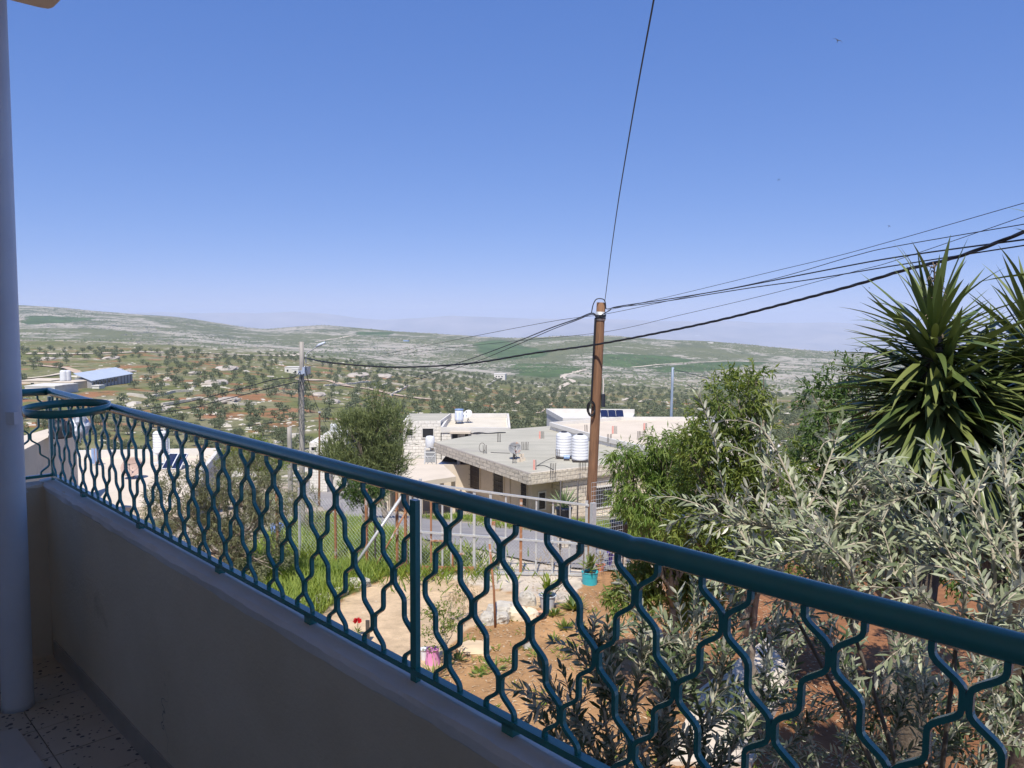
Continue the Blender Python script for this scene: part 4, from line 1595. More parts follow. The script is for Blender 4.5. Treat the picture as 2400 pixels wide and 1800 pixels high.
def rebar(px, py, z, n, h, label, pink=False):
    p = at_z(px, py, z)
    o = thing('rebar_bundle', label, 'rebar', p, group='rebar starter bars left sticking out of the roofs')
    rod = MB().tube([(0, 0, 0), (.01, 0, h * .6), (.0, .01, h)], .022, 5).mesh('rod', M_iron)
    for i in range(n):
        k = child('rod', rod, o, (i * .11 - n * .055, .06 * (i % 2), 0))
        k.rotation_euler = (random.Random(i + px).uniform(-.06, .06), random.Random(i + py).uniform(-.06, .06), i)
    if pink:
        child('sleeve', MB().box((0, 0, h / 2), (.13, .13, h)).mesh('sleeve', M_pink), o, (-n * .055 - .12, 0, 0))


for px, py, z, n, h, lb, pk in ((1138, 1063, ZR, 3, .62, 'short bunch of rebar left of the grey satellite dish', False),
                                (1171, 1036, ZR, 3, .68, 'bunch of rebar near the far edge behind the grey dish', False),
                                (1232, 1055, ZR, 5, .62, 'wide bunch of rebar just right of the grey dish', False),
                                (1207, 1086, ZR, 3, .7, 'bunch of rebar straight below the grey dish', False),
                                (1273, 1028, ZR, 3, .6, 'rebar with a pink sleeve left of the white tanks', True),
                                (1298, 1109, ZR, 4, .65, 'rebar at the roof edge below the white tanks', False),
                                (1258, 1101, ZR, 1, .65, 'single pink sleeved bar near the front corner of the roof', True),
                                (1310, 1076, ZR, 4, .7, 'rebar at the foot of the left white tank', False),
                                (1367, 1103, ZR, 5, .6, 'rebar below the right white tank beside the wooden pole', False),
                                (1444, 1016, -9.5, 3, .62, 'rebar with a pink sleeve just right of the wooden pole on the beige roof', True),
                                (1430, 1036, -9.5, 4, .62, 'rebar at the parapet right of the wooden pole', False),
                                (1503, 1030, -9.5, 6, .66, 'longest row of rebar in the middle of the beige roof', False),
                                (1516, 1008, -9.5, 2, .6, 'rebar with pink sleeve at the far side of the beige roof', True),
                                (1600, 1022, -9.5, 6, .6, 'row of rebar at the right of the beige roof near the trees', False),
                                (1375, 1012, -9.5, 3, .6, 'rebar hidden partly by the wooden pole on its left', False)):
    rebar(px, py, z, n, h, lb, pk)
# hollow blocks, pump and hoses on the grey roof
for i, (px, py) in enumerate(((1219, 1082), (1225, 1079), (1222, 1077))):
    q = at_z(px, py, ZR)
    o = MB()
    for x in (-.17, -.0, .17):
        o.box((x, 0, .1), (.03, .2, .2))
    for y in (-.085, .085):
        o.box((0, y, .1), (.31, .03, .2))
    tag(o.build('hollow_block', M_conc2, loc=(q.x, q.y, q.z + (.203 if i == 2 else .0))), ('hollow concrete block on the roof, left of a small pile', 'hollow concrete block on the roof, right of a small pile', 'hollow concrete block topmost of the small pile on the roof')[i], 'block', 'hollow blocks beside the grey dish')
q = at_z(1328, 1079, ZR)
pm = thing('water_pump', 'small blue-grey water pump between the two white roof tanks', 'pump', q)
child('motor', MB().tube([(-.2, 0, .22), (.2, 0, .22)], .15, 14).mesh('motor', M_blue), pm)
child('foot', MB().box((0, 0, .04), (.4, .3, .08)).mesh('foot', M_iron), pm)


def hose(pts, r, label, m=None, z=ZR, cat='hose', name='hose'):
    p = [at_z(x, y, z + zz) for x, y, zz in pts]
    mb = MB()
    mb.tube(catmull(p, 8), r, 6)
    return tag(mb.build(name, m or M_black, None, True), label, cat)


def catmull(p, k):
    p = [Vector(q) for q in p]
    out = []
    for i in range(len(p) - 1):
        a, b, c, d = p[max(i - 1, 0)], p[i], p[i + 1], p[min(i + 2, len(p) - 1)]
        for j in range(k):
            t = j / k
            out.append(.5 * ((2 * b) + (c - a) * t + (2 * a - 5 * b + 4 * c - d) * t * t + (3 * b - a - 3 * c + d) * t ** 3))
    out.append(p[-1])
    return out


hose([(1258, 1092, .03), (1275, 1082, .1), (1290, 1075, .25), (1300, 1072, .3)], .02, 'black hose rising from the pink bar to the left tank')
hose([(1257, 1092, .03), (1275, 1091, .04), (1290, 1097, .03), (1297, 1101, .03)], .02, 'black hose lying from the pink bar to the roof-edge rebar')
hose([(1110, 1015, .03), (1125, 1014, .1), (1145, 1016, .03), (1168, 1014, .06), (1185, 1014, .03)], .05, 'thick black hose along the back edge of the grey roof')
hose([(1150, 1060, .03), (1165, 1061, .03), (1195, 1062, .03)], .02, 'thin hose from the short rebar to the grey dish')
# ring of wire by the short rebar
wr = MB()
q = at_z(1130, 1060, ZR)
wr.tube([(q.x + .22 * math.cos(t), q.y + .05 * math.sin(t), q.z + .36 + .33 * math.sin(t)) for t in np.linspace(0, 6.28, 24)], .018, 5)
tag(wr.build('wire_ring', M_iron, None, True), 'upright loop of wire beside the short rebar on the grey roof', 'wire')
# blue-white cistern on the pale roof
q = at_z(1076, 993, zt2 - .45)
ct = thing('cistern', 'blue-topped old cistern on a stand on the pale roof beside the white dish', 'water tank', q)
child('drum', MB().lathe([(0, .25), (.42, .25), (.44, .5), (.42, 1.1), (.40, 1.35), (0, 1.36)], 20).mesh('drum', mat('streaked_white', (.74, .75, .76), (.45, .52, .68), 3, .5, stretch=(3, 3, .3)), True), ct)
child('cap', MB().lathe([(.43, 1.362), (.45, 1.44), (0, 1.5)], 20).mesh('cap', M_blue), ct)
for x, y in ((-.3, -.3), (.3, -.3), (.3, .3), (-.3, .3)):
    child('leg', MB().box((x, y, .125), (.05, .05, .25)).mesh('leg', M_iron), ct)
# white tank on a ladder frame by the tower room
q = P(1008, 1096, 60)
lt = thing('tank_tower', 'white tank on a tall white ladder frame at the left end of the grey roof', 'water tank', q)
hgt = (1096 - 1047) / FPX * 60
child('drum', MB().lathe([(0, 0), (.34, 0), (.36, .06), (.36, .75), (.28, .88), (0, .93)], 24).mesh('drum', M_tankw, True), lt, (0, 0, hgt))
fb = MB()
for x, y in ((-.38, -.3), (.42, -.3), (.42, .3), (-.38, .3)):
    fb.tube([(x * 1.15, y, 0), (x, y, hgt)], .028, 5)
for z in np.linspace(.2, hgt, 5):
    fb.tube([(-.42, -.31, z), (.45, -.31, z)], .02, 5)
fb.tube([(-.40, -.31, .1), (.42, -.31, hgt * .7)], .02, 5)
fb.tube([(.42, -.31, .1), (-.38, -.31, hgt * .7)], .02, 5)
child('frame', fb.mesh('frame', mat('white_frame_paint', (.72, .72, .72), None, rough=.5), False), lt)
child('solar_panel', MB().box((0, 0, 0), (.75, .05, .95)).mesh('solar_panel', mat('grey_panel', (.22, .22, .22), (.28, .28, .27), 3, .4)), lt, rot=Matrix.Translation((.05, -.25, hgt * .58)) @ Matrix.Rotation(rad(-18), 4, 'X'))
# solar panels and white roof edge behind
zq = -9.9
b3 = thing('solar_roof_house', 'white parapet roof carrying dark solar panels behind the wooden pole', 'house', (*P(1390, 990, 88).to_2d(), -16))
e0, e1 = P(1321, 981, 86), P(1475, 986, 86)
part(MB().prism([(e0.x, e0.y), (e1.x, e1.y), (e1.x + 2, e1.y + 9), (e0.x - 1.5, e0.y + 9)], -17, e0.z - .5), 'wall', M_wwash, b3)
for i, (a, b) in enumerate((((e0.x, e0.y), (e1.x, e1.y)), ((e0.x, e0.y), (e0.x - 1.5, e0.y + 9)), ((e0.x - 1.5, e0.y + 9), (e1.x + 2, e1.y + 9)))):
    rim = MB()
    bar_box(rim, (*a, e0.z - .22), (*b, e0.z - .22), .2, .55)
    part(rim, 'parapet', M_wwash, b3)
for i, px in enumerate((1416, 1434, 1452)):
    q = P(px, 980, 89)
    o = thing('solar_array', ('tilted dark solar panel nearest the wooden pole', 'middle tilted solar panel of the three on the far roof', 'tilted solar panel farthest from the wooden pole')[i], 'solar panel', (q.x, q.y, e0.z - .5), group='solar panels on the far roof')
    child('panel', MB().box((0, 0, 0), (.86, .05, 1.1)).mesh('panel', M_solar), o, rot=Matrix.Translation((0, 0, .75)) @ Matrix.Rotation(rad(-50), 4, 'X'))
    fb = MB()
    for x in (-.35, .35):
        fb.tube([(x, .3, 0), (x, .3, 1.1)], .025, 5)
        fb.tube([(x, -.3, 0), (x, -.3, .4)], .025, 5)
    child('frame', fb.mesh('frame', M_galv), o)

# --- small house left of the pine
lh = thing('small_house', 'small pale stone house with little roof tank half hidden left of the pine', 'house', (*P(745, 1070, 82).to_2d(), -17))
e0, e1 = P(725, 1037, 82), P(765, 1037, 82)
part(MB().prism([(e0.x, e0.y), (e1.x, e1.y), (e1.x, e1.y + 5), (e0.x, e0.y + 5)], -20, e0.z), 'wall', M_wstone, lh)
e2, e3 = P(758, 1013, 84), P(812, 1020, 84)
part(MB().prism([(e2.x, e2.y), (e3.x, e3.y), (e3.x, e3.y + 6), (e2.x, e2.y + 6)], -20, e2.z - .2), 'wall', M_wwash, lh)
w0, w1 = P(730, 1048, 82), P(741, 1056, 82)
window(lh, ((w0.x + w1.x) / 2, 82, (w0.z + w1.z) / 2), w1.x - w0.x, w0.z - w1.z, (1, 0), (0, -1))
tank(782, 1019, 86, .75, 'little white tank on the small house left of the pine', stand=False)

# --- lower left neighbour: flat roof terrace seen through the bars
ZL = -10.6
nl = thing('terrace_house', 'flat roofed house below the balcony corner seen through the railing', 'house', (*at_z(300, 1100, ZL).to_2d(), -16))
polyL = [(95, 1076), (515, 1069), (470, 1126), (440, 1185), (60, 1200), (20, 1130)]
part(prism_px(polyL, ZL, 5.5), 'wall', M_stone, nl)
part(MB().prism([at_z(x, y, ZL).to_2d()[:] for x, y in polyL], ZL + .003, ZL + .03), 'roof', M_conc2, nl)
pp = [at_z(x, y, ZL).to_2d() for x, y in polyL]
for i in (0, 1):
    rim = MB()
    bar_box(rim, (*pp[i], ZL + .3), (*pp[i + 1], ZL + .3), .25, .6)
    part(rim, 'parapet', M_wwash, nl)
tk = at_z(378, 1092, ZL)
swh = thing('solar_heater', 'white ribbed tank on a tall white stand with solar collector seen through the bars', 'water tank', tk)
k = child('tank_body', TANK, swh, (0, 0, .95))
k.scale = (.92, .92, .95)
child('lid', LID, swh, (0, 0, .95 + 1.55))
fb = MB()
for x, y in ((-.4, -.4), (.4, -.4), (.4, .4), (-.4, .4)):
    fb.tube([(x, y, 0), (x, y, .95)], .035, 6)
for z in (.3, .9):
    fb.tube([(-.4, -.4, z), (.4, -.4, z)], .03, 5)
    fb.tube([(.4, -.4, z), (.4, .4, z)], .03, 5)
fb.tube([(-.4, -.4, 0), (.4, -.4, .9)], .025, 5)
fb.tube([(.7, -.2, .0), (.7, -.2, 2.0)], .03, 5)
child('stand', fb.mesh('stand', mat('bluewhite_paint', (.62, .68, .76), None, rough=.5)), swh)
for x in (1.1, 1.75):
    child('collector', MB().box((0, 0, 0), (.6, 1.5, .07)).mesh('collector', M_solar), swh, rot=Matrix.Translation((x, -1.0, .5)) @ Matrix.Rotation(rad(32), 4, 'X'))
    fr = MB()
    for s in (-1, 1):
        fr.box((s * .31, 0, .02), (.04, 1.56, .12))
        fr.box((0, s * .77, .02), (.6, .04, .12))
    child('collector_frame', fr.mesh('collector_frame', M_tankw), swh, rot=Matrix.Translation((x, -1.0, .5)) @ Matrix.Rotation(rad(32), 4, 'X'))
dish(at_z(312, 1122, ZL), 1.35, rad(5), 'large brown satellite dish on the terrace below, seen through the railing', mat('brown_dish', (.36, .25, .20), (.42, .30, .25), 3, .6), 30, .25)
for i, (px, mm, lb) in enumerate(((221, M_blue, 'blue cloth hanging at the back of the terrace below'), (227, mat('brown_cloth', (.28, .16, .12), None), 'brown cloth hanging beside the blue one on the terrace below'))):
    q = at_z(px, 1092, ZL)
    b_ = MB()
    n = 9
    xs = np.linspace(-.2, .2, n)
    V = np.array([[(x, .05 * math.sin(x * 30 + z), z) for x in xs] for z in (1.25, .7, .15)]).reshape(-1, 3)
    V2 = V + np.array([0, .01, 0])
    ii = np.arange(2)[:, None] * n
    jj = np.arange(n - 1)[None, :]
    F = np.stack([ii + jj, ii + jj + 1, ii + n + jj + 1, ii + n + jj], -1).reshape(-1, 4)
    b_.add(V, F)
    b_.add(V2, F[:, ::-1])
    tag(b_.build('hanging_cloth', mm, None, True, q), lb, 'laundry', 'cloths hung on the lower terrace')
# nearer left parapet with black tank and wrapped bundle
q0, q1 = P(30, 1066, 33), P(113, 1052, 38)
nw = MB()
nw.prism([(q0.x, q0.y), (q1.x, q1.y), (q1.x - 2, q1.y + 6), (q0.x - 3, q0.y + 5)], -14, -6.1)
tag(nw.build('roof_room', M_conc2), 'beige rendered roof room at the far left behind the railing corner', 'building')
q = P(86, 1062, 36)
bt = thing('black_tank', 'black plastic tank on the roof room behind the railing corner', 'water tank', (q.x, q.y + 2, -6.1))
child('tank_body', MB().lathe([(0, 0), (.52, 0), (.55, .1), (.5, .2), (.55, .3), (.5, .4), (.55, .55), (.36, .8), (0, .85)], 24).mesh('tank_body', M_black, True), bt)
child('lid', MB().lathe([(.22, .84), (.22, .9), (0, .92)], 16).mesh('lid', M_black), bt)
b_ = MB()
d_ = rdir(np.random.default_rng(4), 1)
un = np.array([[math.cos(a) * math.cos(e), math.sin(a) * math.cos(e), math.sin(e)] for e in np.linspace(-1.57, 1.57, 9) for a in np.linspace(0, 6.28, 13)[:-1]])
un = un * (np.array([.42, .42, .62]) * (1 + .25 * np.random.default_rng(3).normal(size=(len(un), 1)) * .6))
ii = np.arange(8)[:, None] * 12
jj = np.arange(12)[None, :]
b_.add(un + np.array([0, 0, .55]), np.stack([ii + jj, ii + (jj + 1) % 12, ii + 12 + (jj + 1) % 12, ii + 12 + jj], -1).reshape(-1, 4))
tag(b_.build('wrapped_bundle', mat('silver_sheet', (.62, .64, .68), (.3, .31, .34), 6, .4), None, False, (q.x + .75, q.y + 2.4, -6.1)), 'crumpled silver wrapped bundle beside the black tank', 'bundle')

# --- barn with blue roof and the farm houses on the left slope
g0, g1, g2 = G(216, 913), G(311, 897), G(176, 905)
zb0 = min(g0.z, g1.z, g2.z) - 1
top = g0.z + 3.4
bn = thing('barn', 'long shed with pale blue metal roof and a row of dark windows', 'barn', g0)
g3 = g1 + (g2 - g0)
part(MB().prism([(p.x, p.y) for p in (g0, g1, g3, g2)], zb0, top), 'wall', mat('grey_blockwork', (.34, .33, .34), (.42, .41, .41), .5, .9), bn)
rb = MB()
e = (g1 - g0).to_2d().normalized() * .8
f = (g2 - g0).to_2d().normalized() * .8
qs = [g0.to_2d() - e - f, g1.to_2d() + e - f, g3.to_2d() + e + f, g2.to_2d() - e + f]
V = [(*qs[0], top + .05), (*qs[1], top + .05), (*qs[2], top + 2.2), (*qs[3], top + 2.2)]
rb.add(V + [(x, y, z + .18) for x, y, z in V], [np.array([[3, 2, 1, 0], [4, 5, 6, 7], [0, 1, 5, 4], [1, 2, 6, 5], [2, 3, 7, 6], [3, 0, 4, 7]])])
part(rb, 'roof', mat('blue_roof_sheet', (.42, .47, .54), (.48, .53, .60), .3, .45), bn)
dirL = (g1 - g0).to_2d()
LL = dirL.length
dirL.normalize()
nrmL = Vector((dirL.y, -dirL.x))
for i in range(11):
    s = LL * (.05 + .085 * i)
    c = g0.to_2d() + dirL * s
    if i < 7:
        window(bn, (c.x, c.y, g0.z + 2.0), LL * .05, 1.5, dirL, nrmL)
    pbm = MB()
    cc = g0.to_2d() + dirL * (s + LL * .045) + nrmL * .12
    pbm.box((cc.x, cc.y, (zb0 + top) / 2), (.35, .35, top - zb0))
    part(pbm, 'pier', mat('barn_pier', (.20, .20, .22), None), bn)


def far_house(name, label, pxs, py_top, py_bot, Y, m, depth=8, wins=(), zbase=None, cat='house', group=None):
    a, b = P(pxs[0], py_top, Y), P(pxs[1], py_top, Y)
    gz = P(pxs[0], py_bot, Y).z
    root = thing(name, label, cat, (a.x, a.y, gz), group=group)
    part(MB().prism([(a.x, a.y), (b.x, b.y), (b.x + depth * .15, b.y + depth), (a.x + depth * .05, a.y + depth)], gz - 3, a.z), 'wall', m, root)
    part(MB().prism([(a.x - .2, a.y - .2), (b.x + .2, b.y - .2), (b.x + depth * .15 + .2, b.y + depth), (a.x - .2, a.y + depth)], a.z + .002, a.z + .35), 'roof', M_conc2 if m is not M_wwash else M_wwash, root)
    for w in wins:
        w0, w1 = P(w[0], w[2], Y), P(w[1], w[3], Y)
        window(root, ((w0.x + w1.x) / 2, Y, (w0.z + w1.z) / 2), w1.x - w0.x, w0.z - w1.z, (1, 0), (0, -1))
    return root


yb = G(120, 925).y
far_house('farm_house', 'low pale farm building at the far left under the railing corner', (58, 128), 906, 925, yb, M_wwash, 14, ((70, 78, 912, 920), (95, 102, 912, 920)))
far_house('farm_house', 'grey farm building joined to the left end of the blue roofed barn', (118, 172), 897, 915, yb * 1.08, M_conc2, 12, ((140, 146, 903, 911),))
far_house('farm_house', 'flat beige farm house with pale roof left of the twin tanks', (50, 120), 893, 905, yb * 1.15, M_conc2, 14, ((72, 80, 897, 903),))
far_house('farm_shed', 'little white shed at the front corner of the blue roofed barn', (216, 232), 905, 914, g0.y - 3, M_wwash, 4, cat='shed')
yb = G(690, 873).y
far_house('field_house', 'white house with low annex on the slope left of the utility pole', (667, 716), 861, 876, yb, M_wwash, 9, ((672, 676, 866, 871), (690, 696, 866, 871)))
far_house('field_house', 'small white block of the field house nearer the utility pole', (683, 712), 866, 877, yb - 12, M_wwash, 6, ((690, 695, 869, 874),))
yb = G(1170, 891).y
far_house('farmhouse', 'lone white two storey farmhouse in the middle of the valley groves', (1158, 1184), 877, 891, yb, M_wwash, 10, ((1162, 1165, 881, 884), (1168, 1171, 881, 884), (1175, 1178, 881, 884), (1162, 1165, 886, 889), (1172, 1177, 886, 889)))
yb = G(951, 799).y
far_house('hill_shed', 'tiny bluish shed on the far hill below the terraced field', (945, 957), 797, 801, yb, M_blue, 9, cat='shed')
yb = G(1665, 806).y
far_house('ridge_house', 'tiny white house on the far ridge right of the wooden pole', (1659, 1672), 802, 806, yb, M_wwash, 9)

# ------------------------------------------------------------------ poles and cables
M_pole = mat('brown_pole_wood', (.145, .075, .04), (.25, .13, .065), 3, .85, .006, 12, c3=(.075, .04, .025), s3=2.2, t3=.60, stretch=(6, 6, .5))
M_grey = mat('weathered_pole_wood', (.27, .245, .215), (.38, .35, .31), 3, .9, .006, 12, c3=(.16, .14, .12), s3=2.5, t3=.60, stretch=(6, 6, .5))
M_cable = mat('black_cable', (.012, .012, .016), None, rough=.55)
YP = 18.5
pt, pb_ = P(1409, 709, YP), P(1383, 1225, YP)
dirp = (pb_ - pt) / (pb_.z - pt.z)
gz = hz(pb_.x, pb_.y)
base = pt + dirp * (gz - pt.z)
pole = thing('wooden_pole', 'brown timber utility pole standing behind the metal gate', 'utility pole', base)
ax_ = [Vector((0, 0, -.3)) * 1.0, (pt - base) * .5, pt - base]
pm_ = MB()
ts = np.linspace(0, 1, 14)
pm_.tube([(pt - base) * t for t in ts], [.128 - .022 * t + .002 * math.sin(t * 40) for t in ts], 20)
pm_.build('shaft', M_pole, pole, True)
axis = (pt - base).normalized()


def on_pole(px, py, off=(0, 0, 0)):
    r = ray(px, py)
    z = (r * (YP / r[1]))[2]
    q = base + dirp * (z - base.z)
    return q - base + Vector(off)


MB().tube([on_pole(0, 742), on_pole(0, 721)], .121, 20).build('metal_band', M_galv, pole, True)
wr = MB()
for k in range(4):
    c = on_pole(0, 728 + k * 3.2)
    wr.tube([c + Vector((.128 * math.cos(t), .128 * math.sin(t), .012 * math.sin(t * 1 + k))) for t in np.linspace(0, 6.28, 20)], .010, 5)
tag(wr.build('wire_wrap', M_cable, pole, True), kind='stuff')
c = on_pole(0, 0)
rb_ = MB()
pts_ = [(1386, 735), (1390, 715), (1397, 702), (1408, 700), (1416, 703), (1419, 712), (1420, 724)]
rb_.tube(catmull([P(x, y, YP - .14) - base for x, y in pts_], 6), .012, 6)
rb_.build('cable_loop', M_cable, pole, True)
for k, (o1, o2) in enumerate(((-.135, -.05), (-.12, -.09))):
    cb2 = MB()
    q = [on_pole(0, y, (o1, o2, 0)) for y in (736, 780, 850, 900, 930)]
    cb2.tube(catmull(q, 4), .014, 6)
    cb2.build('down_cable', M_cable, pole, True)
coil = MB()
cc = on_pole(0, 946, (-.13, -.17, 0))
rngc = np.random.default_rng(2)
for k in range(9):
    rx, rz = .085 + .01 * rngc.normal(), .165 + .014 * rngc.normal()
    dx, dz = rngc.normal(0, .012, 2)
    coil.tube([cc + Vector((rx * math.cos(t) + dx, .02 * math.sin(t * 2 + k) + (k - 4) * .006, rz * math.sin(t) + dz)) for t in np.linspace(0, 6.4, 30)], .0075, 5)
tag(coil.build('cable_coil', M_cable, pole, True), kind='stuff')
bx = on_pole(0, 929, (.165, -.03, 0))
MB().box(bx, (.085, .15, .30)).box(bx + Vector((0, 0, .158)), (.07, .13, .016)).build('junction_box', mat('box_plastic', (.03, .035, .045), None, rough=.45), pole)
MB().box(on_pole(0, 897, (.15, -.02, 0)), (.03, .03, .42)).build('conduit', mat('pale_conduit', (.6, .55, .5), None), pole)


def plain_pole(name, label, top, foot, Y, r0, r1, m, cat='utility pole'):
    a, b = P(*top, Y), P(*foot, Y)
    z = hz(b.x, b.y)
    o = thing(name, label, cat, (b.x, b.y, z))
    n = 10
    MB().tube([Vector((0, 0, -.2)).lerp(a - Vector((b.x, b.y, z)), t) for t in np.linspace(0, 1, n)], np.linspace(r0, r1, n), 14).build('shaft', m, o, True)
    return o


YL = G(707, 1243).y
lp = plain_pole('utility_pole', 'grey weathered utility pole with tangled wires and a lamp arm left of the pine', (707, 801), (708, 1243), YL, .105, .075, M_grey)
lo = Vector(lp.location)
arm = MB()
arm.tube(catmull([P(717, 852, YL - .1) - lo, P(717, 836, YL - .1) - lo, P(719, 829, YL - .1) - lo, P(740, 815, YL - .3) - lo, P(756, 806, YL - .5) - lo], 5), .018, 8)
arm.build('lamp_arm', M_galv, lp, True)
lh_ = MB()
a, b = P(742, 812, YL - .32) - lo, P(761, 803, YL - .55) - lo
lh_.tube([a, a.lerp(b, .3), b], [.03, .055, .035], 10)
lh_.build('lamp_head', mat('lamp_housing', (.55, .60, .66), None, rough=.4), lp, True)
tang = MB()
rngc = np.random.default_rng(8)
for k in range(26):
    y0 = rngc.uniform(838, 1000)
    p0 = P(707 + rngc.normal(0, 5), y0, YL - .11 - rngc.random() * .05) - lo
    p1 = P(707 + rngc.normal(0, 6), y0 + rngc.uniform(20, 70), YL - .11 - rngc.random() * .06) - lo
    tang.tube(catmull([p0, p0.lerp(p1, .4) + Vector((rngc.normal(0, .05), -.03, 0)), p1], 5), .006, 4)
for k in range(5):
    cx0, cy0 = rngc.uniform(668, 695), rngc.uniform(895, 915)
    c = P(cx0, cy0, YL) - lo
    rr = rngc.uniform(.10, .22)
    tang.tube([c + Vector((rr * math.cos(t) * 1.3, .03 * math.sin(3 * t), rr * math.sin(t) * .8)) for t in np.linspace(rngc.uniform(0, 3), 5.6, 16)], .006, 4)
tag(tang.build('wire_tangle', mat('greenish_cable', (.02, .035, .04), (.10, .13, .13), 9, .6), lp, True), kind='stuff')
MB().box(P(705, 873, YL - .12) - lo, (.16, .12, .12)).box(P(712, 868, YL - .12) - lo, (.08, .1, .22)).build('cable_clamp', mat('bluish_clamp', (.30, .36, .50), (.45, .5, .58), 8, .5), lp)
Y2 = G(748, 1187).y
p2 = plain_pole('short_pole', 'short thin brown pole right of the grey utility pole', (749, 965), (748, 1187), Y2, .10, .07, M_pole)
MB().box(P(749, 966, Y2 - .1) - Vector(p2.location), (.2, .15, .12)).build('cap_clamp', M_galv, p2)
plain_pole('stump_pole', 'broken grey stump pole left of the utility pole', (678, 1001), (680, 1090), 34, .12, .10, M_grey)
fp = plain_pole('steel_pole', 'tall blue-grey steel pole rising behind the beige roof among the trees', (1577, 861), (1570, 1015), 75, .16, .12, mat('blue_grey_steel', (.22, .28, .36), (.28, .33, .40), 2, .5))
for k, (x0, x1, y0) in enumerate(((478, 480, 905), (181, 182, 868))):
    pass


def cable(label, pts, r, n=10, name='cable', strands=1, m=None):
    p = catmull([P(*q) for q in pts], n)
    if strands == 1:
        mb = MB()
        mb.tube(p, r, 5, cap=False)
        return tag(mb.build(name, m or M_cable, None, True), label, 'cable', 'overhead cables')
    # a bundle of twisted insulated strands
    o = thing(name, label, 'cable', p[0], group='overhead cables')
    dense = catmull(p, 6)
    d = np.concatenate([[0], np.cumsum([(b - a).length for a, b in zip(dense[:-1], dense[1:])])])
    for k in range(strands):
        q = []
        for i, v in enumerate(dense):
            t = (dense[min(i + 1, len(dense) - 1)] - dense[max(i - 1, 0)]).normalized()
            a = t.cross(Vector((0, 0, 1))).normalized()
            b = t.cross(a)
            an = d[i] / .55 * 2 * math.pi / 2 + k * 6.283 / strands
            q.append(v + (a * math.cos(an) + b * math.sin(an)) * r * .62 - p[0])
        MB().tube(q, r * .62, 5, cap=False).build('strand', M_cable, o, True)
    return o


cable('thick twisted black cable sagging from the grey pole past the wooden pole', [(714, 838, YL - .1), (760, 848, 23.6), (850, 857, 23), (950, 860.5, 22.2), (1100, 852, 21), (1250, 828, 19.6), (1394, 808, 18.25), (1560, 777, 16.4), (1700, 747, 14.9), (1850, 709, 13.4), (2000, 669, 12), (2120, 633, 11), (2250, 600, 10), (2420, 536, 9)], .021, 6, 'power_cable', 3)
cable('medium black cable from the wooden pole top up to the right', [(1405, 741, YP - .14), (1428, 728, 18.2), (1445, 719, 18), (1560, 702, 16.6), (1700, 679, 15), (1900, 640, 13), (2100, 603, 11.2), (2420, 559, 9)], .011)
cable('lower of the two cables leaving the wooden pole top to the right', [(1419, 722, YP - .1), (1424, 724, 18.3), (1450, 720, 18), (1560, 706, 16.6), (1750, 676, 14.6), (1900, 655, 13), (2100, 622, 11.2), (2420, 572, 9)], .009)
cable('thin straight wire crossing behind the wooden pole top', [(900, 830, 27), (1100, 790, 22), (1300, 752, 19.2), (1424, 735, 18.7), (1600, 698, 16.6), (1800, 657, 14.2), (2000, 600, 12), (2100, 577, 11), (2420, 522, 9)], .006)
cable('topmost thin wire rising to the right edge of the sky', [(1424, 727, 18.5), (1560, 697, 17), (1800, 639, 14.5), (2000, 590, 12.6), (2420, 470, 9.5)], .005)
cable('thin wire running low from behind the wooden pole to the right', [(700, 862, 30), (1000, 822, 24), (1200, 800, 21), (1416, 778, 18.9), (1600, 737, 17), (1800, 690, 15), (2000, 637, 13), (2100, 610, 12), (2420, 500, 9.6)], .005)
cable('single wire climbing steeply from the wooden pole over the balcony', [(1417.5, 706, 18.45), (1421, 680, 17.5), (1431, 600, 15), (1448, 480, 12), (1471, 340, 9.6), (1497, 190, 7.9), (1533, -5, 6.4), (1545, -80, 6)], .008)
cable('left pair upper cable dropping from the wooden pole toward the pine', [(1398, 741, YP - .14), (1386, 734, 18.5), (1350, 748, 19.4), (1290, 769, 21.5), (1200, 805, 25), (1100, 842, 30), (960, 889, 38)], .015)
cable('left pair lower cable dropping from the wooden pole toward the pine', [(1398, 743, YP - .14), (1386, 737, 18.5), (1350, 751, 19.4), (1290, 774, 21.5), (1200, 813, 25), (1100, 853, 30), (950, 899, 38)], .011)
cable('upper service cable leaving the grey pole to the left', [(704, 870, YL), (688, 884, 24), (640, 890, 25), (560, 912, 27), (440, 942, 30), (320, 962, 33)], .016)
cable('lower service cable leaving the grey pole to the left', [(704, 895, YL), (688, 897, 24), (640, 908, 25), (520, 938, 28), (430, 960, 30), (310, 973, 33)], .016)
cable('slack cable from the grey pole down to the short brown pole', [(716, 858, YL), (722, 890, 24), (735, 930, Y2 - 3), (748, 963, Y2 - .1)], .015)
cable('second slack cable from the grey pole to the short brown pole', [(713, 895, YL), (720, 905, 24), (735, 935, Y2 - 3), (748, 965, Y2 - .1)], .012)
cable('cable drooping from the short pole in front of the pine', [(749, 966, Y2 - .1), (760, 990, Y2), (775, 1015, Y2 + 1), (795, 1028, Y2 + 2), (812, 1022, Y2 + 3)], .014)
cable('wire from the short pole up to the right across the grove', [(749, 960, Y2), (800, 954, 33), (880, 930, 36), (960, 912, 40), (1010, 895, 45)], .01)
cable('long sagging wire below the left cables seen over the grove', [(330, 1020, 30), (450, 1012, 30), (560, 1000, 29), (640, 990, 27), (700, 978, YL)], .008)
cable('wire from the steel pole down to the right trees', [(1578, 866, 75), (1600, 871, 72), (1650, 884, 66), (1720, 900, 60), (1800, 915, 56)], .03)
cable('wire hanging low over the beige roof toward the steel pole', [(1445, 985, 78), (1520, 979, 77), (1600, 983, 76), (1680, 985, 76)], .02)

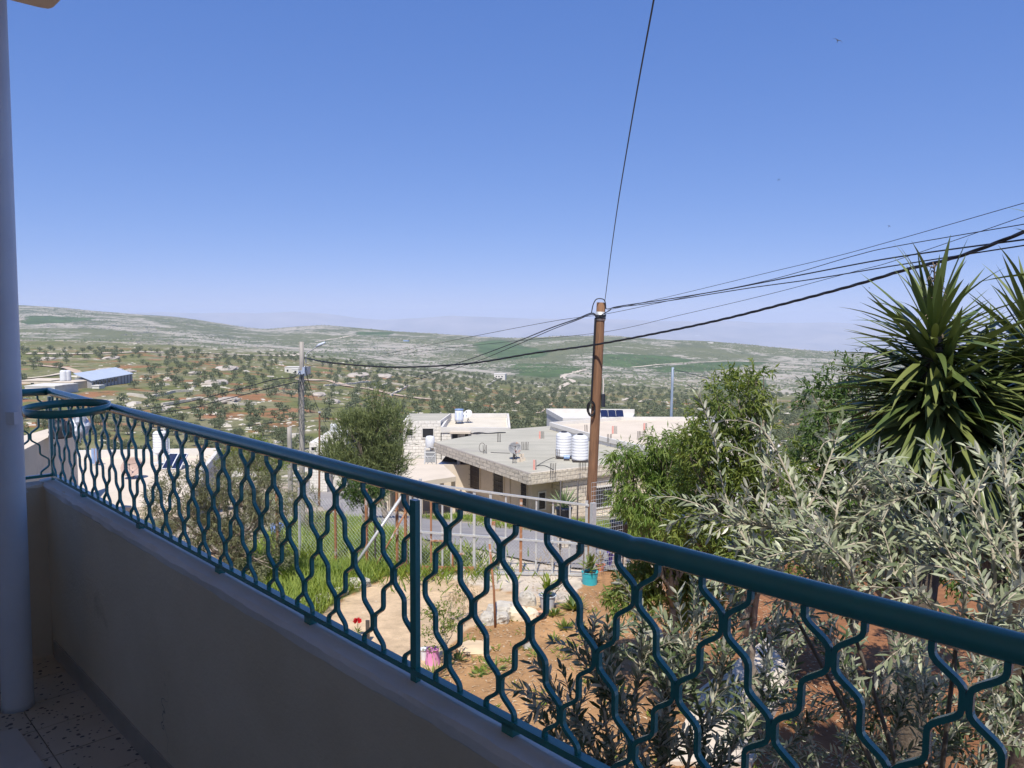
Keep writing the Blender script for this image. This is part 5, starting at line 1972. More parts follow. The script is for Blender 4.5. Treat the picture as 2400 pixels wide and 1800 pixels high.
# birds in the sky
def bird(px, py, Y, s, rz, label):
    c = P(px, py, Y)
    mb = MB()
    mb.tube([(-.11, 0, 0), (-.05, 0, .005), (.03, 0, 0), (.10, 0, -.005), (.17, 0, 0)], [.008, .028, .034, .018, .004], 8)
    mb.add([(.03, .02, .01), (-.05, .02, .01), (-.02, .16, .06), (-.12, .36, .02), (.03, .15, .065)], [np.array([[0, 1, 2], [0, 2, 4], [4, 2, 3]])])
    mb.add([(.03, -.02, .01), (-.05, -.02, .01), (-.02, -.16, .06), (-.12, -.36, .02), (.03, -.15, .065)], [np.array([[0, 2, 1], [0, 4, 2], [4, 3, 2]])])
    mb.add([(-.1, 0, 0), (-.22, .04, 0), (-.19, 0, 0), (-.22, -.04, 0)], np.array([[0, 1, 2, 3]]))
    o = mb.build('bird', mat('bird_feathers', (.03, .03, .035), None), None, True, c)
    o.scale = (s, s, s)
    o.rotation_euler = (rad(35), rad(-50), rz)
    return tag(o, label, 'bird', 'birds in the sky')


bird(1963, 95, 46, 1.0, rad(60), 'largest dark bird high in the sky right of the climbing wire')
bird(2084, 530, 80, .7, rad(10), 'small dark bird just above the topmost wire at the right')
bird(2037, 675, 85, .7, rad(130), 'small dark bird between the thick cable and the yucca')
bird(1825, 421, 95, .7, rad(200), 'tiny dark bird in the middle of the right half sky')

# ------------------------------------------------------------------ gate, fence and garden
ga, gb_ = G(985, 1343), G(1378, 1354)
gdir = (gb_ - ga).to_2d()
GL = gdir.length
gdir.normalize()
gate = thing('metal_gate', 'galvanised and rusty vertical bar gate between the garden and the road', 'gate', ga, math.atan2(gdir.y, gdir.x))
GH = 2.25
fallz = (gb_.z - ga.z) / GL
GTOP = P(1376, 1184, gb_.y).z - ga.z


def gx(px):
    return on_line(px, (ga.x, ga.y), gdir)


def gpart(mb, name, m, par=None):
    return mb.build(name, m, par or gate)


for px in (985, 1010, 1037, 1058, 1080, 1112, 1150, 1186, 1222, 1258, 1297, 1337, 1376):
    x = gx(px)
    thick = px in (985, 1112, 1150, 1222, 1376)
    w = .065 if thick else .042
    zt_ = GH + (GTOP - GH) * x / GL + (.10 if px in (985, 1376) else 0)
    h = zt_ - fallz * x
    o = gpart(MB().box((x, random.Random(px).uniform(-.012, .012), h / 2 + fallz * x), (w, w * .8, h)), 'bar', M_rust if px in (1010, 1222) else M_galv)
for z, z2, nm in ((.06, .06 + fallz * GL, 'bottom_rail'), (1.05, fallz * GL * .5 + GTOP * .46, 'middle_rail'), (GH, GTOP, 'top_rail')):
    mb = MB()
    mb.tube([(0, -.03, z), (GL, -.03, z2)], 0, flat=(.05, .045, (0, 0, 1)))
    gpart(mb, nm, M_galv)
mb = MB()
x0, x1 = gx(990), gx(1112)
mb.tube([(x0, -.07, .16), (x1, -.07, .16 + fallz * x1)], 0, flat=(.05, .10, (0, 0, 1)))
mb.tube([(gx(1010), -.07, .85), (gx(1062), -.07, .85)], 0, flat=(.04, .035, (0, 0, 1)))
mb.tube([(gx(1062), -.07, .16), (gx(1062), -.07, .55)], 0, flat=(.04, .04, (1, 0, 0)))
mb.tube([(gx(1062), -.07, .55), (gx(1090), -.07, .55)], 0, flat=(.04, .035, (0, 0, 1)))
gpart(mb, 'rusty_frame', M_rust)
gpart(MB().box((gx(1158), -.05, 1.25), (.09, .09, .22)), 'lock_box', M_rust)


def chain_link(x0, x1, z0, z1, step, r=.0016):
    mb = MB()
    h = z1 - z0
    n = int((x1 - x0 + h) / step)
    for i in range(n):
        s = x0 - h + i * step
        for sg in (1, -1):
            a, b = (s, z0), (s + h, z1)
            if sg < 0:
                a, b = (s, z1), (s + h, z0)
            t0, t1 = max(0, (x0 - s) / h), min(1, (x1 - s) / h)
            if t1 - t0 < .03:
                continue
            A = (a[0] + (b[0] - a[0]) * t0, .003 * sg, a[1] + (b[1] - a[1]) * t0)
            B_ = (a[0] + (b[0] - a[0]) * t1, .003 * sg, a[1] + (b[1] - a[1]) * t1)
            mb.tube([A, B_], r, 3, cap=False)
    return mb


o = gpart(chain_link(0, GL, .1, 1.0, .085), 'wire_mesh', M_galv)
tag(o, kind='stuff')
# fence continuing left of the gate
fa, fb2 = G(640, 1300), G(975, 1340)
fdir = (fb2 - fa).to_2d()
FL = fdir.length
fdir.normalize()
fence = thing('chain_link_fence', 'chain link fence with rusty posts and a sloping brace left of the gate', 'fence', fa, math.atan2(fdir.y, fdir.x))
ff = (fb2.z - fa.z) / FL
for px, w, m_, h in ((648, .06, M_rust, 1.9), (858, .06, M_rust, 2.0), (878, .035, M_iron, 1.6), (930, .055, M_rust, 2.0), (950, .06, M_rust, 2.0), (962, .05, M_galv, 2.1), (975, .09, M_galv, 2.2), (700, .05, M_galv, 1.9), (785, .05, M_rust, 1.9)):
    x = on_line(px, (fa.x, fa.y), fdir)
    MB().box((x, 0, h / 2 + ff * x), (w, w, h)).build('post', m_, fence)
x0, x1 = on_line(868, (fa.x, fa.y), fdir), on_line(948, (fa.x, fa.y), fdir)
mb = MB()
mb.tube([(x0 - .1, -1.1, -.15 + ff * x0), (x1, -.05, 1.95 + ff * x1)], .038, 10)
mb.build('brace', M_galv, fence, True)
mb = MB()
mb.tube([(x0 + .35, -.5, 0 + ff * x0), (x1 + .05, -.03, 1.5 + ff * x1)], .022, 8)
mb.build('brace', M_rust, fence, True)
tag(chain_link(0, FL, .05, 1.75, .11).build('wire_mesh', M_galv, fence), kind='stuff')
# farther fence along the road with a dark hedge behind, and the shed panels by the road
f2a, f2b = G(795, 1195), G(880, 1212)
# far mesh panel standing beyond the road, in front of the dark bush
q0, q1 = G(808, 1178), G(868, 1192)
d2 = (q1 - q0).to_2d().normalized()
f2 = thing('road_mesh_fence', 'short chain link fence across the road before the dark bush', 'fence', q0, math.atan2(d2.y, d2.x))
tag(chain_link(-.4, (q1 - q0).length + .3, .1, 1.9, .14, .004).build('wire_mesh', M_galv, f2), kind='stuff')
for x in (-.4, (q1 - q0).length / 2, (q1 - q0).length + .3):
    MB().box((x, .05, .95), (.05, .05, 2.0)).build('post', M_galv, f2)
for px, py, h, lb in ((897, 1196, 1.9, 'dark timber plank upright at the left of the roadside fence panel'), (908, 1198, 1.9, 'dark timber plank upright touching the roadside mesh panel')):
    q = G(px, py)
    tag(MB().box((q.x, q.y, q.z + h / 2), (.22, .12, h), .3).build('timber_plank', mat('dark_timber', (.10, .075, .06), (.17, .13, .10), 6, .9, stretch=(6, 6, .6))), lb, 'plank', 'timber planks by the road')
q0, q1 = G(915, 1200), G(945, 1190)
d3 = (q1 - q0).to_2d()
pn = thing('mesh_panel', 'grey mesh panel leaning beside the dark planks at the roadside', 'panel', q0, math.atan2(d3.y, d3.x))
tag(chain_link(0, d3.length, 0, 2.0, .13, .006).build('wire_mesh', M_galv, pn), kind='stuff')
MB().box((d3.length / 2, .06, 1.0), (d3.length, .03, 2.0)).build('backing', M_conc2, pn)
# right hand fence by the pole and thin rods in the garden
ra, rb2 = G(1383, 1357), G(1462, 1345)
d4 = (rb2 - ra).to_2d().normalized()
f3 = thing('wire_fence', 'wire mesh fence with thin rods right of the wooden pole', 'fence', ra, math.atan2(d4.y, d4.x))
mb = MB()
for i in range(15):
    mb.tube([(i * .07, 0, .1), (i * .07, 0, 2.3)], .004, 3, cap=False)
for i in range(22):
    mb.tube([(0, 0, .1 + i * .105), (1.0, 0, .1 + i * .105)], .004, 3, cap=False)
tag(mb.build('wire_mesh', M_galv, f3), kind='stuff')
MB().box((-.02, -.1, .9), (.12, .10, 1.9)).build('post', M_galv, f3)
MB().tube([(1.02, 0, 0), (1.03, 0, 1.6), (.86, 0, 2.5)], .014, 6).build('rod', M_iron, f3, True)
for px, py, top, lb in ((1312, 1405, 1107, 'thin dark rod standing left of the wooden pole beyond the gate'), (1352, 1412, 1107, 'thin dark rod nearest the wooden pole beyond the gate')):
    q = G(px, 1300)
    t = P(px, top + 20, q.y)
    tag(MB().tube([q, (q.x, q.y, t.z)], .022, 6).build('iron_rod', M_iron, None, True), lb, 'rod', 'iron rods beyond the gate')
q = G(1161, 1471)
tag(MB().tube([(q.x, q.y, q.z - .05), (q.x - .03, q.y + .02, q.z + .7), (q.x - .12, q.y + .05, q.z + 1.62)], .022, 8).build('steel_stake', M_rust, None, True), 'leaning rusty steel stake among the white garden rocks', 'stake')
q = G(862, 1505)
tag(MB().box((q.x, q.y, q.z + .2), (.07, .03, .42)).build('short_stake', M_iron), 'short dark stake in the pale sandy drive', 'stake')


def rock(px, py, s, sq, seed, label, m, name='rock', group=None, rz=0.0):
    q = G(px, py)
    rng = np.random.default_rng(seed)
    n, k = 14, 9
    V = []
    for e in np.linspace(-1.2, 1.57, k):
        for a in np.linspace(0, 2 * math.pi, n, endpoint=False):
            V.append((math.cos(a) * math.cos(e), math.sin(a) * math.cos(e), math.sin(e)))
    V = np.array(V)
    V = V * (1 + .55 * fbm(V[:, 0] * 1.7 + V[:, 2] * 1.3, V[:, 1] * 1.7 - V[:, 2] * .9, seed, 4))[:, None]
    V = np.sign(V) * np.abs(V) ** .78 * np.array([s[0], s[1], s[2]])
    i = np.arange(k - 1)[:, None] * n
    j = np.arange(n)[None, :]
    mb = MB().add(V, [np.stack([i + j, i + (j + 1) % n, i + n + (j + 1) % n, i + n + j], -1).reshape(-1, 4), np.array([list(range((k - 1) * n, k * n))])])
    o = mb.build(name, m, None, False, (q.x, q.y, q.z + s[2] * .35))
    o.rotation_euler = (0, 0, rz)
    return tag(o, label, 'rock', group)


M_rockw = mat('pale_limestone', (.40, .365, .31), (.54, .50, .43), 4, .95, .03, 9, c3=(.25, .225, .19), s3=5, t3=.56)
M_outcrop = mat('outcrop_stone', (.36, .31, .26), (.50, .44, .37), .25, .95, .1, 1.2, c3=(.26, .24, .17), s3=.5, t3=.58, world=True)
rock(1143, 1463, (.16, .14, .16), 0, 1, 'white angular rock left of the leaning stake', M_rockw, group='white rocks in the garden bed')
rock(1176, 1460, (.15, .14, .15), 0, 2, 'grey-white rock just right of the leaning stake', M_rockw, group='white rocks in the garden bed')
rock(1178, 1440, (.32, .2, .18), 0, 3, 'broad grey rock behind the leaning stake', M_rockw, group='white rocks in the garden bed')
rock(1215, 1452, (.20, .16, .17), 0, 4, 'cream rounded rock left of the terracotta pot', mat('cream_rock', (.66, .55, .38), (.72, .62, .45), 3, .9, .01, 9), group='white rocks in the garden bed')
rock(1236, 1418, (.19, .16, .20), 0, 5, 'pale rock against the gate foot left of the grey bucket', M_rockw, group='white rocks in the garden bed')
rock(1243, 1452, (.17, .15, .16), 0, 6, 'cream rock touching the terracotta pot', mat('cream_rock', (.66, .55, .38), (.72, .62, .45), 3, .9, .01, 9), group='white rocks in the garden bed')
rock(1110, 1520, (.30, .25, .07), 0, 7, 'flat tan stone half buried in the soil', mat('tan_rock', (.56, .42, .26), (.62, .48, .31), 3, .95))
rock(1240, 1515, (.10, .09, .17), 0, 8, 'small upright grey stump stone in the soil', mat('grey_rock', (.36, .34, .31), (.46, .44, .4), 3, .95))
rock(838, 1372, (.30, .16, .15), 0, 9, 'pale flat-topped stone at the near edge of the lawn', M_rockw, group='kerb stones of the lawn')
rock(790, 1390, (.22, .15, .11), 0, 10, 'pinkish kerb stone left of the flat-topped stone', M_rockw, group='kerb stones of the lawn')
rock(757, 1404, (.2, .15, .1), 0, 11, 'low kerb stone in the lawn edge grass', M_rockw, group='kerb stones of the lawn')
rock(700, 1412, (.25, .15, .11), 0, 12, 'leftmost pale kerb stone of the lawn edge', M_rockw, group='kerb stones of the lawn')
rock(980, 1349, (.2, .14, .1), 0, 13, 'grey stone at the foot of the gate end post', M_rockw)
rock(1525, 1490, (.22, .2, .14), 0, 14, 'pale stone on the red soil by the shaded bushes', M_rockw)
for i, (px, py, w, lb) in enumerate(((112, 843, 22, 'pale limestone hump highest on the far left slope beside the column'), (260, 843, 28, 'pale limestone hump above the right end of the barn roof, on the upper slope'),
                                     (252, 874, 50, 'broad grey-white limestone slab right behind the blue roofed barn'), (299, 874, 24, 'smaller limestone slab touching the broad one behind the barn'),
                                     (531, 868, 40, 'large pinkish limestone dome on the slope left of the field house'), (456, 879, 22, 'low limestone hump left of the pinkish dome'), (500, 903, 46, 'long pale limestone slab below the pinkish dome'),
                                     (399, 892, 26, 'rounded pale limestone hump between barn and long slab'), (534, 944, 44, 'pale limestone slab lowest on the open slope left of the utility pole'),
                                     (377, 960, 32, 'pale limestone patch just above the railing at the left'), (779, 945, 34, 'pale limestone slab between the short pole and the pine top'),
                                     (838, 882, 40, 'grey limestone shelf above the reddish track'), (900, 884, 36, 'grey limestone shelf right of the other above the track'), (746, 930, 26, 'low limestone slab left of the one above the pine'))):
    q_ = G(px, py)
    wm = w / FPX * q_.y * .55
    rock(px, py, (wm, wm * 1.7, min(2.2, wm * .32)), 0, 40 + i, lb, M_outcrop, 'rock_outcrop', 'limestone outcrops on the grove slope')
# pale concrete path slab in the shade under the olive
qs = [G(x, y) for x, y in ((1640, 1640), (1795, 1535), (1850, 1600), (1760, 1800), (1560, 1800))]
tag(MB().prism([(v.x, v.y) for v in qs], min(v.z for v in qs) - .3, max(v.z for v in qs) + .05).build('garden_path', M_conc2), kind='structure')


def bucket(px, py, rt, rb, h, m, label, name='bucket', ribs=0, soil=True, cat='pot', handle=False):
    q = G(px, py)
    o = thing(name, label, cat, (q.x, q.y, q.z))
    pr = [(0, 0), (rb, 0), (rb * 1.02, .01)]
    for i in range(1, 12):
        t = i / 12
        r = rb + (rt - rb) * t
        pr.append((r + (.008 if ribs and i in (8, 10) else 0), h * t))
    pr += [(rt, h * .94), (rt + .014, h * .945), (rt + .014, h), (rt - .004, h), (rt - .02, h * .80), (0, h * .80)]
    child('shell', MB().lathe(pr, 28).mesh('shell', m, True), o)
    if soil:
        child('soil', MB().lathe([(rt - .021, h * .805), (0, h * .83)], 20).mesh('soil', mat('potting_soil', (.07, .05, .035), (.12, .09, .06), 20, .95)), o)
    if handle:
        child('handle', MB().tube([(rt * math.cos(a) * 1.05, -.02 - .03 * math.sin(a), h * .95 - rt * .8 * math.sin(a)) for a in np.linspace(0, math.pi, 14)], .004, 5, cap=False).mesh('handle', M_galv, True), o)
    return o


bucket(1382, 1371, .185, .17, .30, mat('turquoise_plastic', (.03, .36, .42), (.04, .42, .48), 5, .4), 'turquoise bucket planter standing on the soil by the wooden pole', ribs=1)
bucket(1407, 1338, .11, .085, .17, mat('orange_plastic', (.62, .20, .10), (.68, .24, .13), 5, .5), 'small orange pot with handle behind the turquoise bucket', 'plant_pot', handle=True)
bucket(1446, 1331, .25, .20, .40, mat('purple_plastic', (.085, .03, .30), (.11, .04, .38), 4, .3), 'large glossy purple plant pot under the leafy tree', 'plant_pot')
bucket(1283, 1430, .17, .125, .31, mat('grey_plastic', (.50, .53, .56), (.56, .58, .60), 4, .45), 'tall pale grey bucket planter at the foot of the gate')
bucket(1265, 1452, .125, .09, .11, mat('terracotta', (.50, .24, .15), (.56, .29, .19), 7, .85), 'low terracotta bowl with a bare stem beside the cream rocks', 'plant_pot')
bucket(1014, 1553, .095, .13, .26, mat('pink_plastic', (.62, .22, .42), (.68, .27, .47), 5, .45), 'pink tapering pot under the climbing shrub beside the railing post', 'plant_pot', soil=False)
bucket(995, 1546, .07, .055, .20, mat('white_pot_plastic', (.66, .66, .68), None, rough=.45), 'white slim pot left of the pink pot', 'plant_pot')
q = G(650, 1262)
tag(MB().lathe([(0, 0), (.18, 0), (.20, .25), (.20, .5), (.17, .52), (0, .5)], 18).build('blue_drum', mat('blue_drum_plastic', (.12, .22, .55), (.2, .3, .62), 4, .4), None, True, (q.x, q.y, q.z - .05)), 'faded blue drum in the grass before the grey shrubs', 'drum')
# red flower head on the drive
q = G(838, 1492)
fl_ = thing('red_flower', 'single red flower on a short stalk at the edge of the sandy drive', 'flower', q)
rng0 = np.random.default_rng(5)
d_ = rdir(rng0, 60)
d_[:, 2] = np.abs(d_[:, 2])
child('petals', MB().leaves(d_ * .02, d_, np.cross(d_, [0, 0, 1.]) + .1, .07, .05, rng0.random(60)).mesh('petals', leaf_mat('red_petal', (.55, .02, .03), (.7, .04, .05))), fl_, (0, 0, .28))
child('stalk', MB().tube([(0, 0, 0), (.01, 0, .29)], .006, 5).mesh('stalk', M_grass), fl_)
child('leaves', MB().leaves(np.zeros((10, 3)) + [0, 0, .08], rdir(rng0, 10) + [0, 0, .4], np.tile([0, 0, 1.], (10, 1)), .13, .035, .5).mesh('leaves', M_green), fl_)


def tuft(px, py, n, L_, W_, label, m=M_green, up=.6, name='garden_plant', seed=1, spread=.05, group=None, stem=0, q=None, cat='plant'):
    """a low rosette or leafy clump growing from one point of the ground"""
    rng = np.random.default_rng(seed)
    q = G(px, py) if q is None else q
    a = rng.uniform(0, 6.28, n)
    e = rng.uniform(.15, 1.4, n) * up + .15
    d = np.stack([np.cos(a) * np.cos(e), np.sin(a) * np.cos(e), np.sin(e)], 1)
    b = np.stack([np.cos(a) * spread * rng.random(n), np.sin(a) * spread * rng.random(n), rng.random(n) * stem], 1)
    nr = np.stack([-np.cos(a) * np.sin(e), -np.sin(a) * np.sin(e), np.cos(e)], 1)
    mb = MB().leaves(b, d, nr, L_ * rng.uniform(.6, 1.15, n), W_ * rng.uniform(.7, 1.2, n), rng.random(n), 'hex')
    if stem:
        mb.tube([(0, 0, -.02), (.01, 0, stem)], .008, 5)
    return tag(mb.build(name, m, None, False, q), label, cat, group)


k = 0
for px, py, n, L_, W_, lb, m_, up in ((1345, 1432, 70, .34, .05, 'leafy green clump right of the grey bucket', M_green, .7), (1300, 1445, 50, .20, .035, 'bushy weed in front of the grey bucket', M_green, .9),
                                      (1325, 1478, 50, .22, .035, 'tall weed in the soil below the leafy green clump', M_green, 1.0), (1298, 1500, 36, .15, .03, 'small weed in the middle of the soil', M_green, .9),
                                      (1160, 1570, 16, .22, .035, 'spiky rosette in the brown soil right of the pink pot', M_peach, .5), (1120, 1580, 24, .12, .04, 'low round-leaved weed in the brown soil', M_green, .3),
                                      (1022, 1585, 34, .34, .02, 'grassy tuft directly below the pink pot', M_dryg, .9), (1012, 1595, 20, .32, .02, 'green grass tuft touching the railing near the pink pot', M_grass, .9),
                                      (1210, 1612, 16, .16, .02, 'small grass sprig near the bottom of the soil', M_grass, .9), (1105, 1505, 22, .17, .02, 'thin grass tuft beside the tan stone', M_grass, .9),
                                      (1250, 1535, 24, .13, .02, 'grassy patch by the stump stone', M_grass, .5), (1070, 1545, 18, .16, .05, 'broad-leaved seedling right of the climbing shrub', M_green, .7),
                                      (1310, 1525, 20, .14, .02, 'grass sprig in the soil left of the shaded shrub', M_grass, .8)):
    k += 1
    tuft(px, py, n, L_, W_, lb, m_, up, seed=k, group='small plants in the garden soil', spread=.08)
# plants in the pots and by the pole
for px, py, h, n, L_, lb, m_ in ((1382, 1371, .27, 40, .32, 'sparse geranium growing in the turquoise bucket', M_green), (1283, 1430, .27, 34, .30, 'straggly plant growing in the grey bucket', M_grass),
                                 (1446, 1331, .35, 46, .50, 'dark stemmed plant growing in the purple pot', M_green2), (1407, 1338, .15, 16, .22, 'dry twiggy plant in the orange pot', M_dryg)):
    q = G(px, py)
    k += 1
    tuft(px, py, n, L_, .06, lb, m_, 1.0, 'potted_plant', k, .08, q=Vector((q.x, q.y, q.z + h)), stem=.25)
for px, py, Y, n, L_, W_, lb in ((1322, 1190, 21.5, 60, .62, .05, 'spiky pale green yucca rosette beyond the gate left of the wooden pole'), (1535, 1248, 16.5, 60, .55, .045, 'spiky agave rosette in a dark pot right of the wooden pole'),
                                 (1452, 1222, 19, 30, .6, .04, 'small drooping spiky plant under the willow-leaved tree')):
    c = P(px, py, Y)
    k += 1
    tuft(px, py, n, L_, W_, lb, leaf_mat('agave_leaf', (.12, .18, .07), (.24, .30, .13), trans=.15), 1.0, 'spiky_plant', k, .06, q=c)
    z = hz(c.x, c.y)
    tag(MB().lathe([(0, -.62), (.17, -.62), (.23, -.04), (.25, 0), (.2, -.02), (0, -.05)], 18).build('plant_pot', M_black, None, True, c), 'dark pot carrying the spiky plant: ' + lb.split(' plant')[0].split(' rosette')[0] + (' beyond the gate' if px == 1322 else ' by the pole' if px == 1535 else ' under the tree'), 'pot')
    tag(MB().tube([(c.x, c.y, z - .1), (c.x, c.y, c.z - .62)], .2, 12).build('pot_plinth', M_stone, None, False), 'stone plinth under the dark pot of the ' + ('left spiky plant beyond the gate' if px == 1322 else 'agave right of the pole' if px == 1535 else 'small spiky plant under the tree'), 'plinth')


# grass: lawn blades and weeds along the road and on the soil
def grass():
    rng = np.random.default_rng(21)
    pol = np.array(LAWN)
    n = 80000
    x = rng.uniform(pol[:, 0].min(), pol[:, 0].max(), n)
    y = rng.uniform(pol[:, 1].min(), pol[:, 1].max(), n)
    k_ = in_poly(x, y, LAWN) & (fbm(x / .5, y / .5, 77, 3) > -.32)
    x, y = x[k_], y[k_]
    z = H(x, y)
    n = len(x)
    a = rng.uniform(0, 6.28, n)
    hgt = .20 + .26 * np.clip(fbm(x / .9, y / .9, 78, 3) + .5, 0, 1)
    d = np.stack([np.cos(a) * .75, np.sin(a) * .75, np.ones(n)], 1)
    nr = np.stack([-np.cos(a), -np.sin(a), np.full(n, .7)], 1)
    mb = MB().leaves(np.stack([x, y, z - .02], 1), d, nr, hgt * rng.uniform(.7, 1.3, n) * 1.25, .022, np.clip(rng.random(n) * .7 + fbm(x / 1.5, y / 1.5, 79, 2) * .5 + .15, 0, 1))
    # verge weeds beyond the gate and beside the road
    pts = [np.array(G(px, py)) for px, py in ((1230, 1235), (1290, 1228), (1340, 1235), (1450, 1255), (1500, 1262), (1570, 1275), (1620, 1290), (1060, 1215), (1150, 1222), (1010, 1330), (1040, 1338), (1000, 1310), (1490, 1240), (1540, 1265))]
    for q in pts:
        m_ = 520
        xx, yy = q[0] + rng.normal(0, .85, m_), q[1] + rng.normal(0, .85, m_)
        zz = H(xx, yy)
        a = rng.uniform(0, 6.28, m_)
        d = np.stack([np.cos(a) * .8, np.sin(a) * .8, np.ones(m_)], 1)
        mb.leaves(np.stack([xx, yy, zz], 1), d, rdir(rng, m_), rng.uniform(.15, .5, m_), .04, rng.random(m_))
    for q in range(95):
        cx_, cy_ = rng.uniform(-1.6, 4.5), rng.uniform(8, 16.5)
        if in_poly(np.array([cx_]), np.array([cy_]), DRIVE)[0] and rng.random() > .25:
            continue
        m_ = rng.integers(8, 26)
        xx, yy = cx_ + rng.normal(0, .07, m_), cy_ + rng.normal(0, .07, m_)
        a = rng.uniform(0, 6.28, m_)
        d = np.stack([np.cos(a) * .9, np.sin(a) * .9, np.full(m_, .6)], 1)
        mb.leaves(np.stack([xx, yy, H(xx, yy)], 1), d, rdir(rng, m_) + [0, 0, .6], rng.uniform(.05, .17, m_), .022, rng.random(m_))
    tag(mb.build('grass', M_grass), 'long bright green grass of the lawn and road verges', 'grass', kind='stuff')
    # dry litter, straw and chips on the soil
    n = 9000
    y = rng.uniform(7.5, 17, n)
    x = rng.uniform(-2.6, 5.5, n)
    k_ = ~in_poly(x, y, DRIVE)
    x, y = x[k_], y[k_]
    n = len(x)
    a = rng.uniform(0, 6.28, n)
    d = np.stack([np.cos(a), np.sin(a), rng.uniform(-.05, .25, n)], 1)
    mb = MB().leaves(np.stack([x, y, H(x, y) + .012], 1), d, np.tile([0, 0, 1.], (n, 1)) + rng.normal(size=(n, 3)) * .2, rng.uniform(.03, .11, n), rng.uniform(.008, .025, n), rng.random(n))
    tag(mb.build('straw_litter', leaf_mat('straw', (.34, .20, .10), (.62, .50, .34), trans=.1, rough=.9)), 'straw and dry leaf litter on the garden soil', 'litter', kind='stuff')
    n = 520
    y = rng.uniform(7.5, 20, n)
    x = rng.uniform(-4, 6, n)
    z = H(x, y)
    mb = MB()
    for i in range(n):
        s = rng.uniform(.006, .028)
        mb.add(np.array([[-1, -1, -.5], [1, -.8, -.5], [.9, 1, -.5], [-1, .8, -.5], [-.5, -.6, .6], [.6, -.4, .5], [.3, .6, .7]]) * s * rng.uniform(.7, 1.3, (7, 1)) + [x[i], y[i], z[i]], [np.array([[0, 1, 5, 4], [2, 3, 4, 6], [3, 0, 4, 4]])[:2], np.array([[1, 2, 6], [1, 6, 5], [3, 0, 4], [4, 5, 6]])])
    tag(mb.build('pebbles', mat('pebble_stone', (.44, .36, .26), (.56, .48, .38), 3, .95)), 'small pale pebbles scattered on the soil and drive', 'pebbles', kind='stuff')


grass()

# ------------------------------------------------------------------ garden trees and bushes
leafy('peach_tree', 'bright green willow-leaved peach tree in front of the beige roof right of the wooden pole', 'tree',
      [(1462, 1080, 36), (1512, 1105, 56), (1578, 1095, 58), (1486, 1165, 46), (1540, 1180, 75), (1605, 1170, 62), (1548, 1035, 28), (1655, 1020, 24), (1620, 1060, 38), (1570, 1250, 55)],
      11.0, (1600, 1420), M_peach, 2100, 9, .115, .019, .16, .62, 11, depth=.8, r0=.07, base_y=11.4)
leafy('almond_tree', 'broad green almond tree with bare grey twigs in the middle of the garden', 'tree',
      [(1730, 935, 72), (1680, 985, 60), (1790, 985, 62), (1650, 1045, 60), (1730, 1070, 95), (1820, 1080, 80), (1640, 1130, 70), (1720, 1180, 95), (1810, 1190, 80), (1660, 1240, 75), (1740, 1290, 80), (1600, 1235, 50), (1775, 885, 22), (1830, 1280, 70)],
      9.4, (1790, 1420), M_green, 2900, 9, .095, .024, .15, .28, 12, depth=.8, r0=.10, base_y=9.8)
leafy('loquat_tree', 'dark green leafy tree behind the yucca heads', 'tree',
      [(1985, 890, 62), (1930, 935, 58), (2040, 950, 80), (1950, 1015, 75), (2040, 1050, 90), (1900, 1090, 70), (2130, 1110, 90), (2250, 1070, 95), (2350, 1010, 100), (2390, 1110, 90), (2000, 1150, 90), (2440, 960, 80), (2140, 1190, 90), (2290, 1180, 90), (1900, 1240, 80), (1990, 1270, 90), (2110, 1300, 90), (2250, 1300, 100), (2380, 1270, 100), (1890, 1330, 60)],
      10.8, (2100, 1400), M_green2, 3900, 9, .10, .032, .15, .25, 13, depth=.8, r0=.11)
leafy('garden_bush', 'glossy green bush by the purple pot below the garden trees', 'bush',
      [(1490, 1370, 45), (1460, 1400, 36), (1560, 1350, 55), (1620, 1400, 58), (1560, 1430, 50), (1660, 1350, 50), (1610, 1330, 40), (1520, 1320, 36), (1690, 1400, 40)],
      11.2, (1570, 1480), M_green, 900, 9, .14, .034, .16, .35, 14, depth=.9, r0=.035)
leafy('garden_bush', 'sparse small-leaved climbing shrub over the pink pot beside the railing post', 'bush',
      [(1040, 1445, 34), (1020, 1490, 30), (1055, 1495, 34), (1075, 1450, 22), (1010, 1440, 24), (1060, 1400, 20)],
      12.2, (1040, 1560), M_green, 240, 6, .055, .03, .12, .1, 15, depth=.6, r0=.02, bark=M_bark2)
leafy('dead_vine', 'dry brown vine hanging on the fence at the left part of the gate', 'plant',
      [(1085, 1385, 26), (1075, 1430, 26), (1090, 1465, 22), (1095, 1350, 14)],
      14.5, (1085, 1480), M_dryg, 170, 6, .09, .014, .2, .5, 16, depth=.4, r0=.015, bark=M_bark2)
leafy('dead_vine', 'dry bare stalks standing at the right end of the gate', 'plant',
      [(1290, 1330, 26), (1275, 1370, 24), (1400, 1310, 26), (1395, 1280, 22)],
      15.6, (1285, 1420), M_dryg, 120, 5, .10, .012, .25, -.3, 17, depth=.4, r0=.012, bark=M_bark2)
